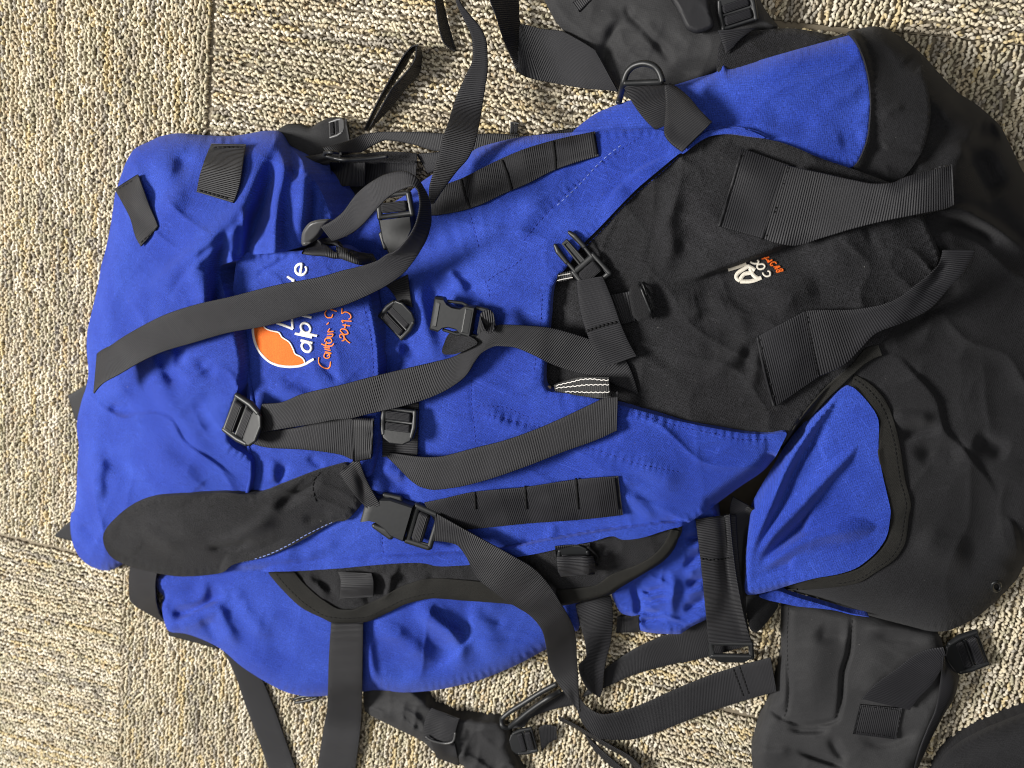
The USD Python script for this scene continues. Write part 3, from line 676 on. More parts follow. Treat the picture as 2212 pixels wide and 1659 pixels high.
ridge(t(2, 2, '1100,640 1080,900 1040,1050 1030,1200 980,1400'), 3.5, -7, B_)
ridge(t(2, 2, '880,700 870,900 850,1100 830,1300'), 30, 5, B_)
ridge(t(2, 2, '1300,850 1250,1000 1150,1180'), 30, 3, B_)
ridge(t(2, 2, '620,1310 800,1380 920,1370 1050,1310'), 3.5, -5, B_)
ridge(t(2, 2, '670,1395 800,1415 960,1400'), 5, -5, B_)
ridge(t(2, 2, '720,1540 900,1600 1080,1659'), 5, -6, B_)
ridge(t(2, 2, '860,760 960,800 1080,780'), 14, -4, B_)
ridge(t(2, 2, '1150,780 1350,760 1600,800'), 12, 4, B_)
ridge(t(2, 2, '1200,800 1400,810 1600,840'), 10, -4, B_)
ridge(t(2, 2, '1130,1440 1300,1500 1450,1450 1550,1400'), 10, -4, B_)
ridge(t(2, 2, '960,1440 1000,1540 1080,1620'), 8, -4, B_)
ridge(t(2, 2, '560,1250 620,1310 680,1340'), 6, -4, B_)
ridge(t(2, 2, '480,1500 560,1560 720,1530'), 10, 3, B_)
B_ = 'hip_top'
ridge(t(1, 0, '1850,110 1750,230 1700,380 1740,500'), 8, -3, B_)
ridge(t(1, 0, '1880,100 1980,210 2080,320 2150,430'), 7, -3.5, B_)
ridge(t(1, 0, '1800,60 1700,180 1640,250'), 14, 3, B_)
ridge(t(1, 0, '1850,20 1870,100 1950,150'), 6, -2.5, B_)
ridge(t(1, 0, '1950,160 1990,260 1960,330'), 16, 3, B_)

for a in [t(1, 1, '840,560 850,700 840,900 860,1100 870,1210'), t(1, 1, '860,1010 1000,1040 1150,1080 1290,1110'), t(1, 1, '1500,1220 1700,1270 1900,1340 2211,1400'), t(1, 0, '830,1380 860,1480 890,1600'), t(1, 0, '1180,1560 1280,1440 1420,1290 1600,1130 1800,980 1950,880'), t(1, 2, '262,60 266,190 275,300')]: seam(a, 12, 0.5, 'front_panel')
seam(t(2, 1, '300,1180 600,1190'), 10, 0.4, 'front_panel')

# ------------------------------------------------------------------ buckles, in millimetres, x along the strap
ICO = trimesh.creation.icosphere(2)
def hull(*s):
    return trimesh.convex.convex_hull(np.vstack([ICO.vertices * r + [x, y, z] for x, y, z, r in s]))
def rod(a, b, r): return hull((*a, r), (*b, r))
def boxr(x0, x1, y0, y1, z0, z1, r):
    return hull(*[(x, y, z, r) for x in (x0 + r, x1 - r) for y in (y0 + r, y1 - r) for z in (z0 + r, z1 - r)])
def join(*m):
    out = None
    for a in m:
        k = manifold3d.Manifold(manifold3d.Mesh(np.asarray(a.vertices, np.float32), np.asarray(a.faces, np.uint32)))
        out = k if out is None else out + k
    return as_tri(out)
def as_tri(k):
    q = k.to_mesh(); return trimesh.Trimesh(q.vert_properties[:, :3], q.tri_verts, process=False)
def plate(pts, h, ch=1.4, holes=()):
    q = np.asarray(pts, float)
    if (q[:, 0] * np.roll(q[:, 1], -1) - q[:, 1] * np.roll(q[:, 0], -1)).sum() < 0: q = q[::-1]
    cs = manifold3d.CrossSection([q])
    k = cs.extrude(h - ch) + cs.extrude(ch, scale_top=(0.93, 0.88)).translate((0, 0, h - ch)) + cs.extrude(0.8, scale_top=(1, 1))
    for hx0, hx1, hy0, hy1, z0, z1 in holes:
        k -= manifold3d.Manifold.cube((hx1 - hx0, hy1 - hy0, z1 - z0)).translate((hx0, hy0, z0))
    return as_tri(k)
def mirror(half): return [(x, y) for x, y in half] + [(x, -y) for x, y in half[::-1]]
def ladder(tab=True):
    rails = [hull((-12, s * 15, 2.6, 2.3), (2, s * 15.2, 4.2, 2.7)) for s in (-1, 1)] + [hull((2, s * 15.2, 4.2, 2.7), (11, s * 13.5, 6.5, 2.2)) for s in (-1, 1)]
    bars = [rod((-12, -15, 2.4), (-12, 15, 2.4), 1.9), rod((-1, -15, 3.2), (-1, 15, 3.2), 1.6)]
    t_ = hull(*[(8, y, 5.6, 1.7) for y in (-14, 14)], *[(14, y, 7.4, 1.6) for y in (-12, 12)], *[(17.5, y, 8.6, 1.5) for y in (-6, 0, 6)])
    parts = [('frame', join(*rails, *bars), 'plastic')]
    if tab: parts.append(('lift_tab', t_, 'plastic'))
    parts += [('webbing_roll', boxr(-11, -2.5, -12.6, 12.6, 1.0, 7.6, 2.6), 'webbing'), ('webbing_roll', boxr(0, 8, -12.4, 12.4, 1.5, 7.6, 2.5), 'webbing')]
    return parts, 36.0
def female():
    body = plate(mirror([(-18, 13.5), (-11, 14), (-8, 10.5), (-3, 8.6), (4, 8.8), (8, 12.2), (16, 12.8)]), 9.0, 1.6, [(-30, -3, -7.5, 7.5, 2.2, 6.6)])
    body = join(body, hull((-13, -9, 8.2, 1.2), (-13, 9, 8.2, 1.2), (-16.5, 9, 7.6, 1.2), (-16.5, -9, 7.6, 1.2)), hull((9, -9, 8.4, 1.0), (9, 9, 8.4, 1.0), (13.5, 9, 8.2, 1.0), (13.5, -9, 8.2, 1.0)))
    base = join(rod((15, -11.5, 4), (25, -11.5, 4), 1.7), rod((15, 11.5, 4), (25, 11.5, 4), 1.7), rod((25, -11.5, 4), (25, 11.5, 4), 1.7))
    arch = [join(rod((-7, s * 11.8, 4.5), (4, s * 12.8, 4.5), 1.3), rod((4, s * 12.8, 4.5), (9, s * 11.5, 4.5), 1.3)) for s in (-1, 1)]
    return [('buckle_body', body, 'plastic'), ('base_bar', base, 'plastic'), ('side_arch', arch[0], 'plastic'), ('side_arch', arch[1], 'plastic'), ('webbing_roll', boxr(20, 29, -10, 10, 0.5, 7.5, 2.6), 'webbing')], 28.0
def male():
    fr = join(*[hull((0, s * 13, 3, 2.6), (18, s * 13.5, 3.5, 2.8)) for s in (-1, 1)], rod((18.5, -13, 3), (18.5, 13, 3), 2.2), rod((0, -13, 3), (0, 13, 3), 2.4), rod((9, -13, 2.6), (9, 13, 2.6), 1.6))
    pr = [join(hull((0, s * 11, 3.4, 2.2), (-10, s * 11.3, 3.4, 1.8)), hull((-10, s * 11.6, 3.4, 2.5), (-20, s * 11.2, 3.4, 2.9), (-25, s * 9.5, 3.2, 2.0))) for s in (-1, 1)]
    mid = join(hull((0, -3, 3.4, 1.4), (-22, -2.6, 3.4, 1.2)), hull((0, 3, 3.4, 1.4), (-22, 2.6, 3.4, 1.2)), hull((0, -2, 2.2, 1), (-20, -2, 2.2, 1), (0, 2, 2.2, 1), (-20, 2, 2.2, 1)), rod((-22, -2.6, 3.4), (-22, 2.6, 3.4), 1.3))
    return [('frame', fr, 'plastic'), ('prong', pr[0], 'plastic'), ('prong', pr[1], 'plastic'), ('guide_prong', mid, 'plastic'), ('webbing_roll', boxr(3, 13.5, -11, 11, 1.5, 8.5, 3.0), 'webbing')], 32.0
def side_release():
    body = plate([(-31, 12), (-25, 10.5), (-20, 12), (-14, 14.5), (5, 15.5), (5, -15.5), (-6, -15), (-12, -11), (-20, -9), (-26, -10), (-31, -13)], 9.5, 1.8)
    btn = hull((-20, -13, 5.0, 2.2), (-6, -16.5, 5.0, 2.6), (-4, -13, 5.0, 2.4))
    btn2 = hull((-19, 14, 5.0, 2.0), (-7, 16, 5.0, 2.0), (-5, 13, 5.0, 2.0))
    fr = join(*[hull((7, s * 14.8, 4.4, 2.6), (24, s * 13.8, 4.2, 2.6)) for s in (-1, 1)], rod((7.5, -14, 4.4), (7.5, 14, 4.4), 2.3), rod((25, -13.5, 3.8), (25, 13.5, 3.8), 2.2))
    return [('buckle_body', body, 'plastic'), ('release_button', btn, 'plastic'), ('release_button', btn2, 'plastic'), ('frame', fr, 'plastic'), ('webbing_roll', boxr(10, 19, -12.4, 12.4, 1.8, 8.6, 3.0), 'webbing')], 34.0
def slider():
    fr = join(rod((-6, -16, 2.5), (-6, 16, 2.5), 2.2), rod((6, -16, 2.5), (6, 16, 2.5), 2.4), rod((-6, -16, 2.5), (6, -16, 2.5), 2.2), rod((-6, 16, 2.5), (6, 16, 2.5), 2.2))
    lip = hull((5, -15, 3.5, 2), (5, 15, 3.5, 2), (10, -9, 2.5, 1.6), (10, 9, 2.5, 1.6))
    return [('frame', fr, 'plastic'), ('lip', lip, 'plastic')], 36.0
def place(name, kind, c, ang, wpx, h, pitch=0, roll=0, z=None, sx=1.0, parent=None, skip=(), mat=None, **kw):
    parts, wid = kind
    c = np.asarray(c, float)
    zb = (surf(c + np.random.default_rng(1).normal(0, wpx * 0.16, (40, 2))).mean() if z is None else z * 1e-3) + h * 1e-3
    a = math.radians(ang); d = np.array([math.cos(a), math.sin(a)]); e = np.array([-d[1], d[0]])
    w0 = at(c, zb)[0]
    X = at(c + 10 * d, zb)[0] - at(c - 10 * d, zb)[0]; X /= np.linalg.norm(X)
    Z = np.array([0, 0, 1.0]); Y = np.cross(Z, X)
    s = np.linalg.norm(at(c + e * wpx / 2, zb)[0] - at(c - e * wpx / 2, zb)[0]) / wid
    T = np.stack([X, Y, Z], 1)
    Rp = trimesh.transformations.euler_matrix(math.radians(roll), math.radians(pitch), 0)[:3, :3]
    root = None
    for nm, me, mt in parts:
        if nm in skip: continue
        vv = (me.vertices * [sx, 1, 1]) @ Rp.T
        W = w0 + (vv * s) @ T.T
        uv = np.stack([vv[:, 1] * 1e-3, (vv[:, 0] * 1.25 + vv[:, 2] * 0.4) * 1e-3], 1) if mt == 'webbing' else None
        mt = mat if (mat and mt == 'plastic') else mt
        if root is None: root = put(name, trimesh.Trimesh(W, me.faces, process=False), mt, parent or bag, 40, **kw)
        elif mt == 'webbing': put(nm, trimesh.Trimesh(W, me.faces, process=False), mt, root, True, uv)
        else: put(nm, trimesh.Trimesh(W, me.faces, process=False), mt, root, 40)
        sp = W[me.faces].reshape(-1, 3, 3); r_ = np.random.default_rng(3); sp = np.vstack([np.einsum('nk,nkd->nd', r_.dirichlet((1, 1, 1), len(sp)), sp) for _ in range(2)])
        dd = (sp - EYE) @ R
        stamp(np.stack([CX + F * dd[:, 0] / dd[:, 2], CY + F * dd[:, 1] / dd[:, 2]], 1), sp[:, 2])
    return root

# ------------------------------------------------------------------ what lies lowest
other = thing('fabric_bag', label='dark fabric corner of another bag in the lower right corner of the photo', category='bag')
panel('bag_side', cat(t(2, 2, '2300,1270 2211,1300 2100,1342 1950,1402 1800,1482 1700,1562 1630,1670 1640,1900'), v('2340,1760')), 'black_coated', other, height('2212,1640,38 2100,1600,30 2300,1560,35 2250,1750,45'), 'x', drop='floor', grid=6, cr=(1.0, 90, 0, 1), roll=(60, 0.25, [cat(t(2, 2, '2300,1270 2211,1300 2100,1342 1950,1402 1800,1482 1700,1562 1630,1670 1640,1900'), v('2340,1760'))]), seed=31, pucker=0)

# strap ends and webbing that lie on the carpet under everything
quad('strap_end', (148, 855), (164, 908), (215, 815), (215, 880), 'webbing_soft', bag, h=((0, 2.5), (1, 8)))
ribbon('strap_end', t(0, 2, '360,148 410,100 470,50'), t(0, 2, '362,158 415,172 480,190'), 'webbing_soft', bag, h=((0, 2.5), (1, 6)))
ribbon('side_strap', t(0, 2, '848,350 838,450 842,560 885,610 960,655 1060,712'), t(0, 2, '1020,380 1006,480 1010,560 1022,620 1035,660 1065,700'), 'webbing', bag, zl=((0, 14), (.5, 8), (1, 4)), zr=((0, 30), (.5, 26), (1, 6)))
ribbon('side_strap', t(0, 2, '1425,860 1520,1040 1600,1270 1680,1480 1760,1720'), t(0, 2, '1680,1040 1775,1270 1850,1480 1935,1720'), 'webbing_soft', bag, h=((0, 4), (.5, 2.0), (1, 2)))
ribbon('side_strap', t(0, 2, '1090,770 1200,780 1330,820'), t(0, 2, '1095,800 1250,840 1420,890'), 'webbing_soft', bag, h=((0, 3), (1, 3)))

# hip belt: lower wing
hip_o = t(2, 2, '645,560 648,700 640,800 650,900 620,1050 600,1180 540,1290 490,1400 455,1530 448,1600 470,1800 1470,1800 1500,1660 1560,1580 1620,1440 1680,1330 1760,1200 1790,1080 1720,960 1690,860 1660,780 1500,740 1250,660')
panel('hip_belt_wing', hip_o, 'padding', bag, height('1700,1560,24 1850,1560,26 1950,1500,24 1720,1380,26 1850,1350,28 2000,1380,24 1650,1640,24 1900,1680,26'), 'hip', drop='floor', grid=4.5, cr=(1.0, 45, 0.4, 1.5), roll=(34, 0.25, [hip_o]), seed=5, hem=0, pucker=0)
# hip belt: upper wing
hip_t = cat(t(1, 0, '1270,-140 1300,-30 1340,50 1400,160 1500,240 1600,350 1700,470 1770,560 1800,600 1880,640 2000,640 2211,600'), t(2, 0, '200,500 340,420 480,200 640,185 560,100 500,0 470,-140'))
panel('hip_belt_wing', hip_t, 'padding', bag, height('1300,30,24 1450,60,30 1400,180,28 1550,120,34 1480,-40,28 1600,20,26'), 'hip_top', drop='floor', grid=4.5, cr=(1.4, 45, 0.9, 1.6), roll=(26, 0.25, [hip_t]), seed=6, hem=0, pucker=0)
side_dark = t(2, 0, '230,300 270,240 420,205 630,182 750,186 900,212 980,242 1060,205 1000,300 300,520 220,470')
panel('back_panel', side_dark, 'black_nylon', bag, height('1560,100,38 1700,70,34 1800,85,40 1650,140,45'), 'x', drop='floor', grid=5, cr=(1.2, 60, 0, 1), roll=(16, 0.4, [side_dark, hip_t, lower_comp_o]), seed=7)

# shoulder straps and load straps at the upper side
ribbon('shoulder_strap', cat(t(0, 0, '1800,880 1900,832 1960,835 2020,852 2090,815'), t(1, 0, '-40,790 40,800')), cat(t(0, 0, '1850,1010 1960,1045 2000,1050 2100,1010 2211,985'), t(1, 0, '60,930')), 'padding', bag, h=((0, 14), (.6, 14), (1, 6)), th=9, conform=0.1, label='grey padded shoulder strap behind the lid')
ribbon('shoulder_strap', t(0, 0, '1930,1030 2060,1015 2211,995'), t(0, 0, '1950,1060 2080,1055 2211,1050'), 'padding', bag, h=((0, 12), (1, 10)), th=4)
ribbon('stabilizer_strap', t(1, 0, '-120,960 -20,935 60,910 150,872 300,856 500,858 660,868 880,872 1000,868 1200,885 1400,850 1530,830'), t(1, 0, '-80,1010 -20,985 110,985 200,942 290,906 450,930 620,976 830,985 1000,960 1200,930 1400,880 1530,850'), 'webbing_soft', bag, h=((0, 14), (.15, 10), (.3, 18), (.5, 20), (1, 8)), conform=0.1)
ribbon('back_strap', t(1, 0, '60,1040 200,1035 350,1050 490,1060'), t(1, 0, '90,1200 200,1210 350,1200 480,1180'), 'webbing', bag, h=((0, 6), (1, 10)))
quad('strap_anchor', (737 - 25, 350), (737 - 18, 400), (737 + 52, 352), (737 + 50, 402), 'webbing', bag, h=((0, 12), (1, 14)), m=5)
ribbon('back_strap', t(1, 0, '-10,1010 150,1000 290,985 490,1000'), t(1, 0, '-10,1050 150,1045 300,1050 490,1060'), 'black_nylon', bag, h=((0, 10), (1, 14)))
ribbon('back_strap', t(1, 0, '490,1000 560,995 660,985'), t(1, 0, '560,1120 590,1110 640,1080'), 'webbing', bag, h=((0, 12), (1, 20)))
cord('wire_frame', t(1, 0, '300,1012 150,1030 20,1035 -60,1020 -110,1000 -100,985 -20,990'), [14, 15, 15], 1.3, 'plastic', bag)
ribbon('back_strap', t(0, 0, '2110,1290 2160,1340 2211,1400'), t(0, 0, '2080,1400 2150,1420 2190,1440'), 'webbing_soft', bag, h=((0, 5), (1, 8)))
ribbon('strap_loop', t(1, 0, '150,842 240,652 330,490 430,330 470,297 500,292'), t(1, 0, '172,838 262,660 350,520 420,420 465,335 490,318'), 'webbing_soft', bag, zl=((0, 12), (.5, 28), (1, 30)), zr=((0, 10), (.5, 6), (1, 6)), lie=False)
ribbon('strap_loop', t(1, 0, '488,300 485,360 465,410 400,492 330,570 262,690 182,832'), t(1, 0, '508,300 520,370 512,450 425,560 335,680 220,800 185,842'), 'webbing_soft', bag, zl=((0, 30), (.4, 24), (1, 16)), zr=((0, 6), (.5, 12), (1, 10)), lie=False)
place('ladder_buckle', ladder(), (728, 279), -14, 46, 10, roll=-25, mat='grey_plastic')
place('ladder_buckle', ladder(False), t(1, 0, '1128,835')[0], 2, 30, 2, roll=0)

gap_o = v('640,335 700,342 780,345 795,400 780,430 720,440 690,420')
panel('back_panel', gap_o, 'black_coated', bag, height('700,360,8 780,370,8 740,420,7 690,400,7'), 'x', grid=6, cr=(0.4, 60, 0, 1), drop='floor')  # black sheet over the carpet that keeps the gap beside the lid dark
# wide webbing at the top edge
ribbon('hip_strap', t(1, 0, '950,-90 965,0 1002,100 1062,280 1120,410 1140,470'), t(1, 0, '1140,-90 1147,0 1152,120 1182,250 1165,370 1143,440'), 'webbing', bag, zl=((0, 34), (.6, 26), (1, 4)), zr=((0, 12), (.6, 10), (1, 8)), lie=False)
ribbon('hip_strap', t(1, 0, '1150,320 1165,160 1200,165 1300,190 1420,203 1520,250 1650,330'), t(1, 0, '1140,460 1160,475 1200,495 1400,540 1600,572 1770,588 1800,600'), 'webbing', bag, h=((0, 3), (.5, 3), (.8, 6), (1, 10)), conform=0.1)
ribbon('strap_end', t(1, 0, '605,-90 611,0 640,200 662,270 735,328'), t(1, 0, '640,-90 655,0 700,180 725,270 745,330'), 'webbing_soft', bag, zl=((0, 26), (1, 8)), zr=((0, 5), (1, 3)), label='grey strap end at the top edge')

# hip belt details
ribbon('hip_strap', t(2, 2, '1165,1210 1250,1120 1400,1010 1520,920 1600,890 1690,880'), t(2, 2, '1470,1280 1530,1200 1600,1130 1650,1060 1690,980 1705,930'), 'webbing', bag, h=((0, 2), (.6, 5), (1, 12)), conform=0.1)
ribbon('hip_strap', t(2, 2, '1690,930 1672,1100 1640,1280 1590,1400 1530,1560 1500,1680'), t(2, 2, '1790,1060 1760,1190 1690,1310 1620,1440 1560,1570 1510,1690'), 'webbing_soft', bag, h=((0, 5), (1, 3)), conform=0.6)
quad('hip_patch', t(2, 2, '1150,1250')[0], t(2, 2, '1105,1435')[0], t(2, 2, '1420,1275')[0], t(2, 2, '1385,1470')[0], 'webbing_soft', bag, h=((0, 1.2), (1, 1.2)))
for a in ['1165,1262 1290,1270 1410,1288', '1120,1425 1250,1440 1380,1462', '1160,1262 1130,1350 1112,1430', '1410,1290 1400,1380 1380,1462']: stitching(t(2, 2, a), 'thread_black', bag)
place('ladder_buckle', ladder(), t(2, 2, '1835,895')[0], 166, 84, 6, pitch=-4, skip=())
panel('hip_pad', t(2, 0, '-180,-150 -120,-60 -40,40 0,130 30,190 90,215 150,200 215,165 180,60 170,-60 180,-150'), 'webbing_soft', bag, height('1490,20,42 1530,55,42 1450,-30,40 1540,-20,40'), 'x', grid=5, cr=(0.5, 40, 0, 1), drop=4, hem=2, over=2, pucker=0)
ribbon('hip_strap', t(2, 0, '235,200 270,300 285,345'), t(2, 0, '480,180 430,210 330,300'), 'webbing', bag, h=((0, 6), (1, 3)), conform=0.5)
place('ladder_buckle', ladder(), t(2, 0, '350,70')[0], -102, 88, 4)
quad('hip_patch', t(1, 0, '1500,20')[0], t(1, 0, '1540,75')[0], t(1, 0, '1590,-40')[0], t(1, 0, '1615,0')[0], 'webbing_soft', bag, h=((0, 1), (1, 1)))

for a in [t(2, 2, '690,620 680,900 690,1150 660,1330'), t(2, 2, '1100,700 1080,900 1040,1050 1030,1200 985,1340')]: stitching(a, 'thread_black', bag, dash=6, gap=4)
# shoulder strap at the lower side
sh_o = t(1, 2, '140,1120 145,1240 155,1300 300,1375 540,1490 600,1560 700,1612 800,1642 830,1740 1200,1740 1165,1660 1120,1570 1092,1500 1090,1420 1030,1350 900,1348 830,1325 740,1335 600,1270 500,1180 380,1120')
panel('shoulder_strap', sh_o, 'padding', bag, height('800,1510,16 900,1560,22 1000,1590,22 1050,1640,20 1080,1580,16'), 'x', drop='floor', grid=4.5, cr=(3.0, 34, 0.5, 1.5), roll=(22, 0.3, [sh_o]), seed=9, hem=0, label='black padded shoulder strap under the side pocket', pucker=0)
ribbon('strap_keeper', t(1, 2, '590,1270 540,1390 545,1480'), t(1, 2, '765,1335 740,1420 725,1500'), 'webbing_soft', bag, h=((0, 2), (1, 2)))
cord('wire_loop', t(1, 2, '548,1455 600,1485 680,1500 720,1490 735,1460 738,1430'), [3, 3], 0.9, 'grey_plastic', bag)
quad('strap_keeper', t(1, 2, '580,1480')[0], t(1, 2, '735,1505')[0], t(1, 2, '620,1590')[0], t(1, 2, '765,1640')[0], 'webbing_soft', bag, h=((0, 3), (1, 2)))
ribbon('stabilizer_strap', t(1, 2, '1100,1400 1150,1330 1250,1250 1400,1180 1480,1150'), t(1, 2, '1190,1390 1220,1340 1300,1300 1420,1265 1500,1250'), 'webbing_soft', bag, h=((0, 5), (1, 10)))
cord('oval_ring', t(1, 2, '1400,1112 1300,1165 1180,1240 1080,1305 1040,1350 1045,1385 1080,1395 1120,1370 1220,1290 1330,1215 1425,1160'), [8, 10, 10], 2.3, 'plastic', bag, label='long black plastic ring on the lower shoulder strap')
ribbon('stabilizer_strap', t(1, 2, '1280,1400 1330,1380 1395,1395'), t(1, 2, '1300,1560 1340,1500 1400,1470'), 'webbing_soft', bag, h=((0, 6), (1, 4)))
place('ladder_buckle', ladder(), t(1, 2, '1195,1475')[0], -8 + 180, 54, 7, roll=6)
ribbon('strap_loop', t(1, 2, '1405,1325 1500,1370 1620,1440 1760,1520 1880,1590 1960,1680'), t(1, 2, '1420,1350 1520,1400 1640,1475 1750,1540 1850,1600 1920,1680'), 'webbing_soft', bag, zl=((0, 8), (1, 16)), zr=((0, 4), (1, 3)), lie=False)
ribbon('strap_loop', t(1, 2, '1570,1430 1640,1500 1740,1590 1850,1680'), t(1, 2, '1590,1450 1630,1530 1720,1620 1800,1690'), 'webbing_soft', bag, zl=((0, 4), (1, 9)), zr=((0, 3), (1, 3)), lie=False)
cord('wire_loop', t(0, 2, '1905,1215 1960,1195 2050,1190'), [5, 5], 1.6, 'plastic', bag)
cord('wire_loop', t(0, 2, '1910,1235 1980,1225 2060,1200'), [4, 4], 1.4, 'plastic', bag)
back_o = t(2, 2, '400,560 440,545 520,540 640,590 560,700 480,790 430,760')
panel('back_panel', back_o, 'black_coated', bag, height('1620,1300,16 1660,1310,14 1640,1350,12'), 'x', drop='floor', grid=5, cr=(1, 40, 0, 1))
ribbon('compression_strap', cat(t(1, 2, '1640,1080 1760,980 1900,888 2050,818 2200,770'), t(2, 2, '40,745 180,690 300,640')), cat(t(1, 2, '1560,1200 1700,1140 1900,1050 2211,968'), t(2, 2, '0,975 180,930 400,870')), 'webbing_soft', bag, h=((0, 2), (.5, 2), (1, 6)), conform=0.1)

# ------------------------------------------------------------------ cloth panels
RL = lambda r, f: (r, f, SILS)
panel('base_panel', base_o, 'black_coated', bag, height('1800,120,45 1950,200,62 2050,260,58 1900,400,85 2050,420,78 2180,500,58 1850,700,98 2000,700,88 2150,700,76 1900,950,82 2100,950,72 1950,1200,60 2100,1200,50 1700,1250,58 1600,900,70 2320,800,60'), 'base', drop='floor', grid=5, cr=(3.4, 110, 0.5, 1.5), roll=RL(75, 0.12), seed=11)
panel('lower_compartment', lower_comp_o, 'blue_nylon_bias', bag, height('1300,260,38 1450,190,52 1600,150,66 1800,110,66 1700,220,84 1850,280,82 1600,280,86 1400,300,66'), 'lower_comp', drop=10, cr=(1.6, 90, -0.3, 2), roll=RL(45, 0.45), seed=12)
panel('base_corner', corner_o, 'black_coated', bag, height('1850,90,62 1950,150,60 1990,250,74 1900,300,82 1900,200,74 1850,370,88'), 'corner', drop=5, grid=4.5, cr=(1.4, 80, 0.5, 1), roll=RL(45, 0.4), seed=13, over=2.5)
panel('side_pocket', side_pocket_o, 'blue_nylon', bag, height('400,1260,34 500,1290,40 700,1300,52 900,1320,54 1050,1330,46 800,1420,40 950,1430,38 700,1420,38 900,1240,60 700,1220,58 1150,1280,40'), 'side_pocket', drop='floor', cr=(2.8, 75, 0.6, 1.8), roll=(38, 0.25, [side_pocket_o, front_panel_o, mesh_o]), seed=14)
panel('side_gusset', crumple_o, 'blue_nylon', bag, height('1350,1300,36 1450,1280,44 1420,1340,32 1500,1320,36 1520,1200,52 1440,1200,52'), 'crumple', drop='floor', cr=(3.0, 34, 0.4, 1.2), roll=(14, 0.4, [crumple_o, front_panel_o]), seed=15, grid=3.5)
quad('side_trim', t(1, 2, '1790,680')[0], t(1, 2, '1780,780')[0], t(1, 2, '1930,672')[0], t(1, 2, '1935,775')[0], 'webbing_soft', bag, h=((0, 3), (1, 2)))
panel('side_trim', sliver_o, 'blue_nylon', bag, height('1660,1290,36 1750,1310,36 1850,1325,36 1700,1300,36'), 'x', drop=8, grid=4, cr=(0.5, 40, 0, 1), label='thin blue strip of cloth below the black binding', over=2)
panel('side_panel', lower_side_o, 'blue_nylon_bias', bag, height('1830,850,84 1750,950,80 1850,1000,78 1650,1150,70 1850,1150,70 1750,1250,60 1620,1280,54 1900,1120,66'), 'lower_side', drop=14, cr=(1.6, 60, -0.8, 2.2), roll=(18, 0.7, [lower_side_o, base_o]), seed=16, over=3)
panel('mesh_pocket', mesh_o, 'black_nylon', bag, height('600,1240,62 750,1310,62 900,1260,68 1000,1270,64 1150,1250,66 1250,1280,58 1350,1200,70 1450,1160,74 1200,1200,76 800,1240,68'), 'mesh', drop=4, cr=(2.0, 50, 0.3, 1.5), seed=17, hem=2, over=3)
panel('front_pocket', pocket_o, 'black_nylon', bag, height('1200,600,84 1250,800,88 1400,500,96 1550,330,92 1600,500,108 1700,700,112 1500,700,104 1600,850,100 1400,850,96 1750,400,102 1850,450,104 1950,550,98 1850,650,104 1750,800,98 1650,920,92'), 'front_pocket', drop=12, cr=(2.6, 85, 0.6, 1.6), seed=18, hem=2.5, over=2)
panel('front_panel', front_panel_o, 'blue_nylon', bag, height('650,600,50 800,520,56 760,700,72 800,900,84 900,700,84 900,460,64 1000,360,62 1150,320,66 1000,600,90 1050,800,96 1200,500,92 1300,320,80 1400,400,94 1480,310,92 1200,700,96 1200,1000,92 1000,1000,92 1350,1000,100 1600,950,100 1500,1080,84 1650,1000,90 1300,1120,80 1100,1150,76 900,1160,76 700,1200,72 560,1200,68'), 'front_panel', drop=16, cr=(2.3, 75, 0.2, 1.6), roll=(34, 0.45, [front_panel_o, lower_comp_o, pocket_o, base_o, lid_top_o, lid_front_o, lower_side_o, crumple_o]), seed=19, hem=1.5, over=3)
panel('lid_front', lid_front_o, 'blue_nylon', bag, height('560,600,84 700,560,92 800,620,94 560,800,92 700,800,102 800,800,100 800,950,96 650,1000,96 560,1050,88 700,1020,94'), 'lid_front', drop=16, cr=(1.6, 55, 1.2, 1.5), seed=20, hem=2.5, over=3)
panel('lid', lid_top_o, 'blue_nylon', bag, height('300,350,50 450,330,56 600,330,60 700,450,70 300,500,62 400,500,84 500,450,86 600,520,86 650,560,88 250,700,58 350,700,86 450,700,100 250,850,56 350,900,84 450,900,100 520,700,102 220,1050,54 350,1050,84 450,1000,96 220,1170,44 500,1050,94 550,560,96 240,1210,40'), 'lid_top', drop='floor', grid=3.5, cr=(3.2, 80, 0.9, 1.5), roll=(60, 0.16, [lid_top_o, lid_side_o, lid_front_o, v('420,560 900,360 900,1200 420,1200'), v('615,300 720,330 900,330 900,620 640,620')]), seed=21, hem=1.5)
panel('lid_side', lid_side_o, 'black_nylon', bag, height('280,1120,72 400,1070,94 550,1060,98 700,1030,100 760,1060,94 400,1150,88 550,1150,86 650,1100,94 350,1210,60 450,1230,56 250,1170,56 620,1180,72'), 'lid_side', drop=16, cr=(1.6, 55, 0.4, 1.8), seed=22, hem=3.5, hemw=16, over=4)

